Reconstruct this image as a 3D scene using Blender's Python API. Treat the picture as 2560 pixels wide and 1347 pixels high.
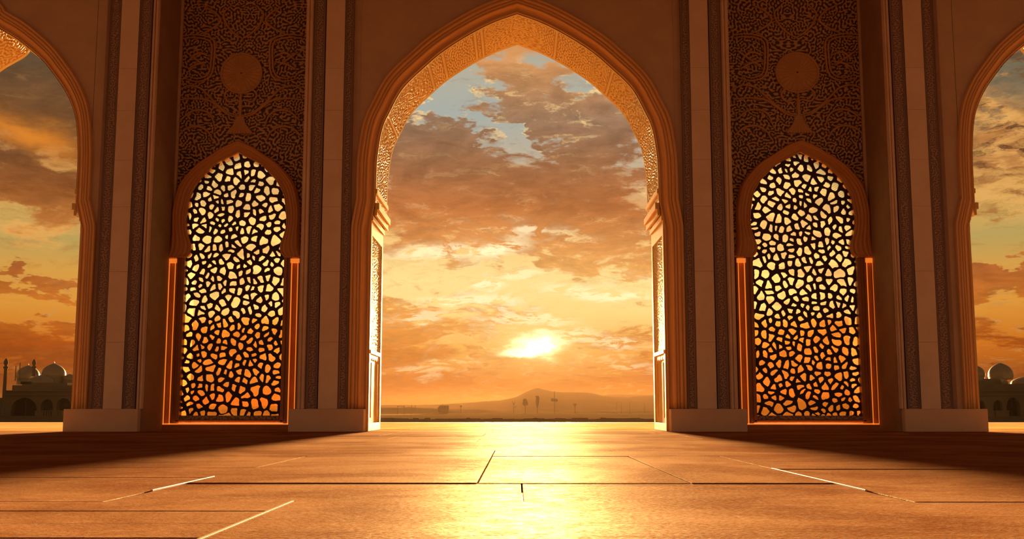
import bpy, bmesh, math, random
import numpy as np
from mathutils import Vector, noise as mnoise
from mathutils.geometry import delaunay_2d_cdt

for o in list(bpy.data.objects):
    bpy.data.objects.remove(o, do_unlink=True)
S = bpy.context.scene
COL = S.collection
R = math.radians

# ------------------------------------------------------------------ camera
F = 2700.0                       # focal length in pixels of a 2560 px wide frame
EYE = 0.5
PITCH = math.atan(348.5 / F)
YAW = math.atan(13 / F)
cam = bpy.data.cameras.new('camera')
cam.sensor_width = 36.0
cam.lens = F / 2560 * 36.0
cam.clip_start = 0.05
cam.clip_end = 20000
co = bpy.data.objects.new('camera', cam)
COL.objects.link(co)
co.location = (0, 0, EYE)
co.rotation_euler = (math.pi / 2 + PITCH, 0, YAW)
S.camera = co


def W(px, py, Y):
    """the place at depth Y that a pixel of the photograph looks at"""
    a = math.atan((673.5 - py) / F) + PITCH
    dz = Y * math.tan(a)
    d = Y * math.cos(PITCH) + dz * math.sin(PITCH)
    return (px - 1293) * d / F, EYE + dz


def WX(px, py, Y):
    return W(px, py, Y)[0]


def WZ(py, Y):
    return W(1293, py, Y)[1]


# ------------------------------------------------------------------ colour management
S.view_settings.view_transform = 'Standard'
S.view_settings.look = 'None'
S.view_settings.gamma = 1.0
S.view_settings.use_curve_mapping = False
S.view_settings.exposure = 0.0


def lin(c):
    return tuple(((v / 255) / 12.92 if v / 255 <= 0.04045 else ((v / 255 + 0.055) / 1.055) ** 2.4) for v in c)


def L4(c):
    return lin(c) + (1.0,)


# ------------------------------------------------------------------ sun
SUN_AZ, SUN_EL = R(0.4), R(3.2)
SDIR = Vector((math.sin(SUN_AZ) * math.cos(SUN_EL), math.cos(SUN_AZ) * math.cos(SUN_EL), math.sin(SUN_EL)))
sl = bpy.data.lights.new('sun', 'SUN')
sl.energy = 72
sl.angle = R(5.0)
sl.color = (1.0, 0.62, 0.26)
so = bpy.data.objects.new('sun', sl)
COL.objects.link(so)
so.rotation_euler = SDIR.to_track_quat('Z', 'Y').to_euler()
so.location = (0, 60, 20)


# ------------------------------------------------------------------ node helpers
class NT:
    def __init__(self, tree):
        self.t = tree
        self.n = tree.nodes
        self.l = tree.links

    def new(self, kind, **kw):
        nd = self.n.new(kind)
        for k, v in kw.items():
            setattr(nd, k, v)
        return nd

    def put(self, sock, v):
        if v is None:
            return
        if isinstance(v, bpy.types.NodeSocket):
            self.l.new(v, sock)
        else:
            sock.default_value = v

    def m(self, op, a, b=None, c=None, clamp=False):
        nd = self.new('ShaderNodeMath', operation=op, use_clamp=clamp)
        self.put(nd.inputs[0], a)
        self.put(nd.inputs[1], b)
        self.put(nd.inputs[2], c)
        return nd.outputs[0]

    def v(self, op, a, b=None, out=0):
        nd = self.new('ShaderNodeVectorMath', operation=op)
        self.put(nd.inputs[0], a)
        if b is not None:
            self.put(nd.inputs[1], b)
        return nd.outputs[out]

    def xyz(self, x, y, z):
        nd = self.new('ShaderNodeCombineXYZ')
        self.put(nd.inputs[0], x)
        self.put(nd.inputs[1], y)
        self.put(nd.inputs[2], z)
        return nd.outputs[0]

    def sep(self, a):
        nd = self.new('ShaderNodeSeparateXYZ')
        self.put(nd.inputs[0], a)
        return nd.outputs

    def mix(self, fac, a, b, blend='MIX', clamp=False):
        nd = self.new('ShaderNodeMix', data_type='RGBA', blend_type=blend)
        nd.clamp_result = clamp
        self.put(nd.inputs[0], fac)
        self.put(nd.inputs[6], a)
        self.put(nd.inputs[7], b)
        return nd.outputs[2]

    def ss(self, x, a, b):
        nd = self.new('ShaderNodeMapRange', interpolation_type='SMOOTHSTEP')
        self.put(nd.inputs[0], x)
        nd.inputs[1].default_value = a
        nd.inputs[2].default_value = b
        return nd.outputs[0]

    def noise(self, vec, scale, detail=4, rough=0.55, dist=0.0, lac=2.0):
        nd = self.new('ShaderNodeTexNoise')
        self.put(nd.inputs['Vector'], vec)
        nd.inputs['Scale'].default_value = scale
        nd.inputs['Detail'].default_value = detail
        nd.inputs['Roughness'].default_value = rough
        nd.inputs['Distortion'].default_value = dist
        nd.inputs['Lacunarity'].default_value = lac
        return nd.outputs[0]

    def ramp(self, x, stops):
        nd = self.new('ShaderNodeValToRGB')
        self.put(nd.inputs[0], x)
        cr = nd.color_ramp
        while len(cr.elements) < len(stops):
            cr.elements.new(0.5)
        for e, (p, c) in zip(cr.elements, stops):
            e.position = p
            e.color = c
        return nd.outputs[0]


# ------------------------------------------------------------------ world: evening sky with clouds
world = bpy.data.worlds.new('evening_sky')
S.world = world
world.use_nodes = True
try:
    world.cycles.sampling_method = 'MANUAL'
    world.cycles.sample_map_resolution = 256
except Exception:
    pass
wt = NT(world.node_tree)
wt.n.clear()
tc = wt.new('ShaderNodeTexCoord')
D = wt.v('NORMALIZE', tc.outputs['Generated'])
dx, dy, dz = wt.sep(D)
AZ = wt.m('MULTIPLY', wt.m('ARCTAN2', dx, dy), 180 / math.pi)
EL = wt.m('MULTIPLY', wt.m('ARCSINE', dz), 180 / math.pi)
# perspective of a cloud layer high above
den = wt.m('ADD', wt.m('MAXIMUM', dz, 0.0), 0.22)
P = wt.xyz(wt.m('DIVIDE', dx, den), wt.m('DIVIDE', dy, den), 0.0)
warp = wt.noise(P, 3.0, 3, 0.5)
Pw = wt.v('ADD', P, wt.xyz(wt.m('MULTIPLY', wt.m('SUBTRACT', warp, 0.5), 0.25), wt.m('MULTIPLY', wt.m('SUBTRACT', warp, 0.5), -0.20), 0.0))
n_big = wt.noise(Pw, 3.3, 6, 0.60, 0.15)
n_fine = wt.noise(Pw, 17.0, 4, 0.62)
SKEW = wt.xyz(wt.m('MULTIPLY', AZ, 0.16), wt.m('MULTIPLY', EL, 0.42), 3.7)
n_dir = wt.noise(wt.v('ADD', SKEW, wt.xyz(0.0, wt.m('MULTIPLY', AZ, 0.035), 0.0)), 1.6, 5, 0.6, 0.5)


def azel(px, py):
    X, z = W(px, py, 100.0)
    return math.degrees(math.atan2(X, 100)), math.degrees(math.atan2(z - EYE, math.hypot(X, 100)))


# warped angular coordinates so that the large cloud banks have ragged outlines
wn = wt.noise(SKEW, 2.2, 4, 0.62)
wn2 = wt.noise(wt.v('ADD', SKEW, (7.3, 2.1, 0.0)), 2.2, 4, 0.62)
AZw = wt.m('ADD', AZ, wt.m('MULTIPLY', wt.m('SUBTRACT', wn, 0.5), 9.0))
ELw = wt.m('ADD', EL, wt.m('MULTIPLY', wt.m('SUBTRACT', wn2, 0.5), 5.0))
AZs = wt.m('ADD', AZ, wt.m('MULTIPLY', wt.m('SUBTRACT', wn, 0.5), 3.0))
ELs = wt.m('ADD', EL, wt.m('MULTIPLY', wt.m('SUBTRACT', wn2, 0.5), 1.6))


def blob(px, py, rx, ry, tilt=0.0, a=None, e=None):
    """soft elliptical region of sky round a direction"""
    az, el = azel(px, py)
    sx, sy = rx / 47.0, ry / 47.0
    A = wt.m('SUBTRACT', a or AZw, az)
    E = wt.m('SUBTRACT', e or ELw, el)
    c, s = math.cos(R(tilt)), math.sin(R(tilt))
    # exponent of a tilted ellipse, A (a A + b E) + c E^2
    ka, kb, kc = -(c * c / sx ** 2 + s * s / sy ** 2), -2 * c * s * (1 / sx ** 2 - 1 / sy ** 2), -(s * s / sx ** 2 + c * c / sy ** 2)
    t1 = wt.m('MULTIPLY', A, ka)
    if tilt:
        t1 = wt.m('MULTIPLY_ADD', E, kb, t1)
    q = wt.m('MULTIPLY_ADD', t1, A, wt.m('MULTIPLY', wt.m('MULTIPLY', E, kc), E))
    return wt.m('POWER', 2.718281828, q)


dens = wt.m('ADD', wt.m('MULTIPLY', n_big, 0.62), wt.m('MULTIPLY', n_dir, 0.38))
dens = wt.m('ADD', dens, wt.m('MULTIPLY', wt.m('SUBTRACT', n_fine, 0.5), 0.36))
banks = [  # px, py, rx, ry, tilt, amount  (+ cloud, - clear sky)
    (1060, 450, 190, 110, -6, .20), (1180, 560, 220, 60, 0, .14), (1480, 420, 150, 110, -10, .14), (1520, 290, 120, 60, 0, .10),
    (1330, 250, 70, 90, 25, .13), (1500, 620, 170, 55, -8, .17), (1280, 150, 140, 50, 0, .10), (1060, 830, 170, 60, -4, .12),
    (1130, 330, 45, 60, 0, .09), (1240, 275, 150, 16, -24, .16), (1190, 340, 26, 16, 0, .10), (1330, 860, 90, 45, 0, -.10),
    (1250, 310, 100, 42, -22, -.20), (1120, 235, 110, 45, 15, -.20), (1360, 350, 90, 30, -10, -.16), (1500, 215, 90, 30, 0, -.10),
    (1130, 690, 260, 50, 0, -.14), (1500, 760, 200, 40, 2, -.16), (1300, 700, 140, 40, 0, -.12), (1420, 560, 110, 30, 0, -.06),
    (60, 250, 260, 130, 0, .12), (80, 470, 260, 65, -6, .16), (80, 640, 260, 45, 0, -.34), (60, 850, 260, 45, -3, .17), (60, 715, 260, 18, -6, .20), (60, 780, 260, 22, 0, -.10),
    (2470, 350, 110, 75, -20, .17), (2520, 250, 120, 30, 20, -.22), (2500, 600, 160, 40, 0, -.34), (2470, 690, 140, 45, -3, .34), (2500, 780, 180, 28, 0, -.12), (2520, 480, 160, 30, -5, -.10), (2520, 130, 150, 50, 15, .05),
]
for b in banks:
    dens = wt.m('MULTIPLY_ADD', blob(*b[:5]), b[5], dens)
# how far round from the sun a direction lies decides between the glowing middle and the dusky sides
side = wt.ss(wt.m('ABSOLUTE', wt.m('SUBTRACT', AZ, 0.9)), 6.5, 23.0)
e01 = wt.m('DIVIDE', wt.m('MAXIMUM', EL, 0.0), 24.0, clamp=True)


def stops(lst):
    return [(e / 24.0, L4(c)) for e, c in lst]


gap_c = wt.ramp(e01, stops([(0, (176, 92, 34)), (1.5, (198, 110, 40)), (3.2, (238, 168, 74)), (5.1, (254, 222, 138)), (6.8, (254, 228, 152)),
                            (8.5, (252, 205, 128)), (10.6, (226, 165, 100)), (13, (196, 176, 148)), (15.5, (170, 174, 164)), (18, (182, 174, 152)), (24, (120, 120, 115))]))
body_c = wt.ramp(e01, stops([(0, (168, 84, 30)), (1.5, (186, 96, 32)), (3.2, (210, 122, 43)), (5.1, (228, 148, 64)), (6.8, (234, 164, 86)),
                             (8.5, (217, 140, 74)), (10.6, (186, 110, 58)), (13, (160, 109, 72)), (15.2, (156, 120, 92)), (18.5, (206, 144, 88)), (24, (110, 80, 60))]))
gap_s = wt.ramp(e01, stops([(0, (120, 50, 8)), (1.5, (142, 64, 12)), (3.2, (206, 112, 26)), (5.1, (222, 150, 58)), (6.8, (216, 158, 72)),
                            (8.5, (182, 158, 90)), (10.6, (222, 164, 84)), (12.5, (180, 130, 75)), (15.2, (120, 105, 80)), (17.2, (112, 104, 84)), (24, (70, 66, 58))]))
body_s = wt.ramp(e01, stops([(0, (116, 46, 7)), (1.5, (132, 55, 8)), (3.2, (160, 72, 14)), (5.1, (196, 112, 38)), (6.8, (172, 96, 44)),
                             (8.5, (190, 118, 56)), (10.6, (150, 88, 42)), (12.5, (108, 70, 42)), (15.2, (112, 76, 46)), (17.2, (96, 76, 54)), (24, (58, 48, 40))]))
cl = wt.ss(dens, 0.455, 0.56)
gap = wt.mix(side, gap_c, gap_s)
body = wt.mix(side, body_c, body_s)
# folds within the cloud banks
fold = wt.ss(wt.m('ADD', wt.m('MULTIPLY', n_fine, 0.5), wt.m('MULTIPLY', n_big, 0.5)), 0.36, 0.66)
body = wt.mix(fold, wt.mix(1.0, body, (1.22, 1.2, 1.16, 1), 'MULTIPLY'), wt.mix(1.0, body, (0.84, 0.82, 0.80, 1), 'MULTIPLY'))
sky = wt.mix(cl, gap, body)
# sunlit edges of the clouds
rim = wt.m('MULTIPLY', wt.ss(dens, 0.43, 0.485), wt.m('SUBTRACT', 1.0, wt.ss(dens, 0.485, 0.545)))
rim = wt.m('MULTIPLY', rim, wt.ss(n_fine, 0.46, 0.68))
rim_c = wt.mix(side, (1.0, 0.66, 0.26, 1), (0.62, 0.30, 0.08, 1))
rim_k = wt.m('MULTIPLY', rim, wt.m('ADD', 0.35, wt.m('MULTIPLY', wt.ss(EL, 0.8, 4.5), 0.65)))
sky = wt.mix(wt.m('MULTIPLY', rim_k, 0.9), sky, rim_c)
# ragged breaks where light comes through the banks
n_rag = wt.noise(wt.v('ADD', wt.v('MULTIPLY', SKEW, (1.0, 1.35, 1.0)), wt.xyz(wt.m('MULTIPLY', wn, 0.9), wt.m('MULTIPLY', wn2, 0.9), 0.0)), 2.7, 6, 0.64)
brk = wt.m('MULTIPLY', wt.ss(n_rag, 0.53, 0.70), cl)
brk_m = wt.m('ADD', 0.14, wt.m('ADD', wt.m('MULTIPLY', blob(1370, 620, 330, 75, -5, AZ, EL), 0.9), wt.m('MULTIPLY', blob(1420, 260, 220, 130, 0, AZ, EL), 0.7)))
brk_m = wt.m('MULTIPLY', brk_m, wt.ss(EL, 1.2, 4.0))
brk_c = wt.mix(side, (1.0, 0.66, 0.28, 1), (0.62, 0.30, 0.09, 1))
sky = wt.mix(wt.m('MULTIPLY', brk, wt.m('MINIMUM', brk_m, 1.0)), sky, brk_c)
drk = wt.m('MULTIPLY', wt.m('SUBTRACT', 1.0, wt.ss(n_rag, 0.33, 0.5)), 0.30)
sky = wt.mix(wt.m('MULTIPLY', drk, wt.ss(EL, 3.0, 9.0)), sky, wt.mix(1.0, body, (0.62, 0.58, 0.60, 1), 'MULTIPLY'))
# thin bright wisps near the sun
wisp = wt.ss(n_dir, 0.53, 0.66)
wk = wt.m('MULTIPLY', wt.m('MULTIPLY', wisp, blob(1330, 770, 330, 150, 0, AZs, ELs)), wt.ss(n_fine, 0.42, 0.62))
sky = wt.mix(wt.m('MULTIPLY', wk, 0.9), sky, (1.0, 0.90, 0.58, 1))
wk_ = 0.95
for q in [(1320, 800, 85, 8, -3, .95), (1170, 752, 110, 7, 2, .75), (1400, 836, 70, 8, 2, .9), (1215, 716, 38, 9, 0, .85), (1500, 738, 110, 8, -5, .8), (1290, 690, 70, 6, 4, .6),
          (1060, 790, 60, 7, 5, .6), (1520, 850, 80, 7, -4, .6), (1050, 935, 90, 6, 1, .35), (1560, 915, 70, 6, -6, .35), (1120, 630, 120, 12, 3, .7), (1240, 622, 60, 12, 20, .8), (1330, 580, 40, 8, 5, .6), (1130, 905, 60, 6, 4, .3)]:
    wsp = wt.m('MULTIPLY', wt.m('MINIMUM', wt.m('MULTIPLY', blob(q[0], q[1], q[2], q[3] * 1.35, q[4], AZs, ELs), 1.6), 1.0), wt.ss(n_fine, 0.41, 0.52))
    sky = wt.mix(wt.m('MULTIPLY', wsp, q[5] * wk_), sky, (1.25, 1.1, 0.66, 1))
# glowing streak of cloud over the left arch, pale puffs over the right one
st = blob(70, 335, 120, 34, -14, AZs, ELs)
sky = wt.mix(wt.m('MULTIPLY', st, 0.9), sky, L4((226, 134, 44)))
pf = wt.m('MINIMUM', wt.m('MULTIPLY', wt.m('ADD', blob(2480, 300, 80, 60, -20, AZs, ELs), blob(2530, 380, 90, 60, 0, AZs, ELs)), wt.m('MULTIPLY', wt.ss(n_rag, 0.36, 0.58), 1.3)), 1.0)
sky = wt.mix(wt.m('MULTIPLY', pf, 0.85), sky, wt.mix(wt.ss(n_fine, 0.4, 0.62), L4((196, 130, 68)), L4((234, 172, 94))))
pf = wt.m('MULTIPLY', blob(2510, 500, 140, 50, 0, AZs, ELs), wt.ss(n_rag, 0.40, 0.56))
sky = wt.mix(wt.m('MULTIPLY', pf, 0.8), sky, L4((228, 172, 96)))
pf = wt.m('MULTIPLY', blob(80, 565, 160, 26, -4), wt.ss(n_dir, 0.36, 0.55))
sky = wt.mix(wt.m('MULTIPLY', pf, 0.8), sky, L4((236, 170, 88)))
# the sun behind thin cloud and its glow
sx_, sy_ = 1340, 868
g1 = blob(sx_ + 8, sy_ - 4, 38, 21, 4, AZs, ELs)
g1b = blob(1312, 882, 44, 9, 0, AZs, ELs)
g2 = blob(sx_, sy_ - 10, 150, 75, 0, AZ, EL)
g3 = blob(sx_, sy_ - 110, 380, 170, 0, AZ, EL)
sky = wt.mix(wt.m('MULTIPLY', g3, 0.22), sky, (1.0, 0.70, 0.26, 1))
sky = wt.mix(wt.m('MULTIPLY', g2, 0.55), sky, (1.0, 0.70, 0.24, 1))
glow = wt.mix(1.0, wt.mix(wt.m('MINIMUM', wt.m('ADD', g1, wt.m('MULTIPLY', g1b, 0.8)), 1.0), (0, 0, 0, 1), (3.2, 2.5, 1.5, 1)), (1, 1, 1, 1), 'MULTIPLY')
sky = wt.mix(1.0, sky, glow, 'ADD')
# sky away from the sun: dim, with a low fill band added for walls
away = wt.ss(wt.m('ABSOLUTE', AZ), 30.0, 80.0)
low = wt.m('SUBTRACT', 1.0, wt.ss(EL, 4.0, 26.0))
sky = wt.mix(away, sky, wt.mix(low, (0.045, 0.030, 0.024, 1), (0.38, 0.215, 0.11, 1)))
# high overhead
sky = wt.mix(wt.ss(EL, 21.0, 45.0), sky, (0.06, 0.045, 0.035, 1))
sky = wt.mix(wt.ss(EL, 0.0, -1.5), sky, (0.10, 0.045, 0.015, 1))
bg = wt.new('ShaderNodeBackground')
wt.put(bg.inputs[0], sky)
bg.inputs[1].default_value = 1.0
ow = wt.new('ShaderNodeOutputWorld')
wt.l.new(bg.outputs[0], ow.inputs[0])


# ------------------------------------------------------------------ materials
def mat(name):
    m = bpy.data.materials.new(name)
    m.use_nodes = True
    t = NT(m.node_tree)
    p = t.n['Principled BSDF']
    return m, t, p


def stone(name, c1, c2, rough=0.75, scale=1.5, bump=0.15, spec=0.3, fine=60.0):
    m, t, p = mat(name)
    o = t.new('ShaderNodeTexCoord').outputs['Object']
    n = t.noise(o, scale, 6, 0.6)
    f = t.noise(o, fine, 4, 0.6)
    c = t.mix(t.ss(n, 0.3, 0.7), c1 + (1,), c2 + (1,))
    c = t.mix(t.m('MULTIPLY', t.ss(f, 0.5, 0.75), 0.18), c, tuple(v * 0.6 for v in c1) + (1,))
    t.put(p.inputs['Base Color'], c)
    p.inputs['Roughness'].default_value = rough
    p.inputs['Specular IOR Level'].default_value = spec
    b = t.new('ShaderNodeBump')
    b.inputs['Strength'].default_value = bump
    b.inputs['Distance'].default_value = 0.01
    t.put(b.inputs['Height'], f)
    t.l.new(b.outputs[0], p.inputs['Normal'])
    return m


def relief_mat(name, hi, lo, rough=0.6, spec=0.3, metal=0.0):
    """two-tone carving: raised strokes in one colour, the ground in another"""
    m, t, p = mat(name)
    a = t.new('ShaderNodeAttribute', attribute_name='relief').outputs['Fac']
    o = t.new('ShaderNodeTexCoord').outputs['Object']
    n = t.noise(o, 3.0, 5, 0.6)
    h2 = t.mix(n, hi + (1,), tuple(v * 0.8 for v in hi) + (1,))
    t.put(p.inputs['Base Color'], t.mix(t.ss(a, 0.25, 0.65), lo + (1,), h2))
    p.inputs['Roughness'].default_value = rough
    p.inputs['Specular IOR Level'].default_value = spec
    p.inputs['Metallic'].default_value = metal
    return m


def wood(name, c1, c2, rough=0.5, spec=0.35):
    """long grain that follows the moulding"""
    m, t, p = mat(name)
    uv = t.new('ShaderNodeTexCoord').outputs['UV']
    u, v, _ = t.sep(uv)
    g = t.noise(t.xyz(t.m('MULTIPLY', u, 0.55), t.m('MULTIPLY', v, 38.0), 0.0), 1.0, 6, 0.65, 0.6)
    t.put(p.inputs['Base Color'], t.mix(t.ss(g, 0.32, 0.68), c1 + (1,), c2 + (1,)))
    p.inputs['Roughness'].default_value = rough
    p.inputs['Specular IOR Level'].default_value = spec
    b = t.new('ShaderNodeBump')
    b.inputs['Strength'].default_value = 0.5
    b.inputs['Distance'].default_value = 0.012
    t.put(b.inputs['Height'], g)
    t.l.new(b.outputs[0], p.inputs['Normal'])
    return m


M = {}
M['plaster'] = stone('plaster', (.70, .54, .38), (.62, .46, .32), 0.8)
M['ashlar'] = stone('ashlar_stone', (.92, .76, .58), (.84, .67, .50), 0.7)
M['trim'] = stone('trim_stone', (.86, .66, .48), (.76, .56, .40), 0.6)
M['plinth'] = stone('plinth_stone', (.88, .66, .46), (.78, .57, .39), 0.55, 1.2)
M['reveal'] = stone('reveal_stone', (.46, .31, .20), (.38, .25, .16), 0.7)  # stone colour darkened to carry the shade of the reveals
M['dark'] = stone('dark_stone', (.30, .16, .09), (.24, .12, .07), 0.7)
M['band'] = relief_mat('carved_band', (.50, .36, .29), (.25, .17, .145), 0.65)
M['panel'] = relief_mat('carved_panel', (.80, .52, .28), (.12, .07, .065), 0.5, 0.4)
M['gold'] = relief_mat('gilded_relief', (1.0, .90, .50), (.66, .38, .13), 0.4, 0.6, 0.15)
M['wood'] = wood('moulding_wood', (1.0, .62, .27), (.74, .41, .16))
M['redwood'] = wood('window_wood', (.95, .48, .15), (.66, .27, .075), 0.4)
M['gilt'] = stone('gilded_stone', (.95, .70, .27), (.86, .58, .20), 0.55, 2.0, 0.1, 0.25)
M['lattice'] = stone('lattice_iron', (.075, .035, .02), (.055, .025, .015), 0.5)
M['frame'] = stone('frame_wood', (.62, .28, .11), (.50, .20, .08), 0.4)
M['ceil'] = stone('ceiling_plaster', (.35, .22, .14), (.30, .18, .11), 0.85)
M['mosque'] = stone('far_stone', (.26, .20, .12), (.20, .16, .10), 0.9, 0.05, 0.0, 0.0, 0.6)
M['mosque_shade'] = stone('far_shade', (.05, .04, .025), (.04, .03, .02), 0.9, 0.05, 0.0, 0.0, 0.6)  # near-black colour painted for the shade inside the openings
M['dome'] = stone('far_dome', (.42, .32, .18), (.36, .27, .16), 0.32, 0.08, 0.0, 0.6, 0.9)
M['desert'] = stone('desert', (.20, .12, .06), (.14, .09, .05), 0.95, 0.004, 0.0, 0.0, 0.03)
M['hill'] = stone('hill_rock', (.30, .18, .10), (.24, .15, .08), 0.95, 0.004, 0.0, 0.0, 0.02)
M['metal'] = stone('far_metal', (.16, .10, .06), (.12, .08, .05), 0.7, 0.2, 0.0, 0.0, 1.0)
M['edge_glint'] = stone('joint_glint', (.95, .80, .50), (.88, .70, .42), 0.25, 2.0, 0.05, 0.8)  # pale colour stands for the glint of sunlit slab edges

m, t, p = mat('paving')
o_ = t.new('ShaderNodeTexCoord').outputs['Object']
geo = t.new('ShaderNodeObjectInfo')
n1 = t.noise(o_, 0.55, 7, 0.62, 0.6)
n2 = t.noise(t.v('MULTIPLY', o_, (0.35, 2.2, 1.0)), 2.0, 7, 0.65, 0.8)
n3 = t.noise(o_, 38.0, 5, 0.65)
n4 = t.noise(o_, 7.0, 6, 0.65, 0.5)
c = t.mix(t.ss(n1, 0.38, 0.62), (.24, .064, .007, 1), (.35, .115, .020, 1))
c = t.mix(t.m('MULTIPLY', t.ss(n2, 0.45, 0.7), 0.5), c, (.38, .13, .035, 1))
c = t.mix(t.m('MULTIPLY', t.ss(n4, 0.55, 0.75), 0.25), c, (.70, .38, .15, 1))
t.put(p.inputs['Base Color'], c)
t.put(p.inputs['Roughness'], t.m('ADD', 0.44, t.m('MULTIPLY', t.ss(t.m('ADD', t.m('MULTIPLY', n1, 0.5), t.m('MULTIPLY', n4, 0.5)), 0.35, 0.65), 0.26)))
p.inputs['Specular IOR Level'].default_value = 0.0
b1 = t.new('ShaderNodeBump')
b1.inputs['Strength'].default_value = 0.35
b1.inputs['Distance'].default_value = 0.012
t.put(b1.inputs['Height'], t.m('ADD', t.m('MULTIPLY', n3, 0.6), t.m('MULTIPLY', n2, 0.4)))
t.l.new(b1.outputs[0], p.inputs['Normal'])
gs = t.new('ShaderNodeBsdfGlossy')
gs.inputs['Color'].default_value = (1.0, .90, .70, 1)
t.put(gs.inputs['Roughness'], t.m('ADD', 0.59, t.m('MULTIPLY', t.ss(n4, 0.35, 0.65), 0.12)))
t.l.new(b1.outputs[0], gs.inputs['Normal'])
ms = t.new('ShaderNodeMixShader')
t.put(ms.inputs[0], t.m('ADD', 0.035, t.m('MULTIPLY', t.ss(t.m('ADD', t.m('MULTIPLY', n1, 0.4), t.m('MULTIPLY', n3, 0.6)), 0.38, 0.62), 0.085)))
t.l.new(p.outputs[0], ms.inputs[1])
t.l.new(gs.outputs[0], ms.inputs[2])
t.l.new(ms.outputs[0], t.n['Material Output'].inputs[0])
M['floor'] = m
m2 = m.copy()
m2.name = 'terrace_paving'  # paving copy paled outdoors to throw more light on soffit and jambs
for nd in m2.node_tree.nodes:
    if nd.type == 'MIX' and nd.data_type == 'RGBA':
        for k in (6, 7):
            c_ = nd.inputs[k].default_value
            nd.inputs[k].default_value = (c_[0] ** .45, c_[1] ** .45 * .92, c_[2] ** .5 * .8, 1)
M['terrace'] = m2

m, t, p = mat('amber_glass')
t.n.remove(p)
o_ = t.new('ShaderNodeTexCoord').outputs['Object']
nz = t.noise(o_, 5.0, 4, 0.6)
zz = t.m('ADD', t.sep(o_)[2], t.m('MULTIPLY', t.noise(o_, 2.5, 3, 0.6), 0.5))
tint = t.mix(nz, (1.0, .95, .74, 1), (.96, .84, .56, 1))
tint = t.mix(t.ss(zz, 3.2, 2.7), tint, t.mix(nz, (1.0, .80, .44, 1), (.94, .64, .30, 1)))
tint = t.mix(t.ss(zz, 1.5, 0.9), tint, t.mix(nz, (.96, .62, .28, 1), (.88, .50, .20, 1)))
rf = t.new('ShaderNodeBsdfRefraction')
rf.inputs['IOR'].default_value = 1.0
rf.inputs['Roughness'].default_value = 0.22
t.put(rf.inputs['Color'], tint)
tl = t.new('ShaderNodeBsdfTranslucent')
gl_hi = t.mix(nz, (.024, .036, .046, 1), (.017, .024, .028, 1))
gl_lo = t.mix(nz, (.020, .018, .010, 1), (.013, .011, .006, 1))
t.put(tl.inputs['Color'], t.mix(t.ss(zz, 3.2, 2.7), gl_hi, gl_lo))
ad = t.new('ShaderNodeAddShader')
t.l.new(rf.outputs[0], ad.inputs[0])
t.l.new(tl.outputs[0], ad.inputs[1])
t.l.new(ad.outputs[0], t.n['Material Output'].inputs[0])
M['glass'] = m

m, t, p = mat('light_strip')
p.inputs['Base Color'].default_value = (1, .5, .15, 1)
p.inputs['Emission Color'].default_value = (1.0, .24, .025, 1)
p.inputs['Emission Strength'].default_value = 0.75
M['strip'] = m


# ------------------------------------------------------------------ mesh helpers
def tag(o, label=None, cat=None, group=None, kind=None):
    if label:
        o['label'] = label
    if cat:
        o['category'] = cat
    if group:
        o['group'] = group
    if kind:
        o['kind'] = kind
    return o


def empty(name, loc=(0, 0, 0)):
    o = bpy.data.objects.new(name, None)
    COL.objects.link(o)
    o.location = loc
    o.empty_display_size = 0.1
    return o


def link(name, me, material, parent=None):
    o = bpy.data.objects.new(name, me)
    COL.objects.link(o)
    if material:
        me.materials.append(material)
    if parent:
        o.parent = parent
        top = parent
        off = Vector((0, 0, 0))
        while top:
            off += top.location
            top = top.parent
        me.transform(__import__('mathutils').Matrix.Translation(-off))
    return o


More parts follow.
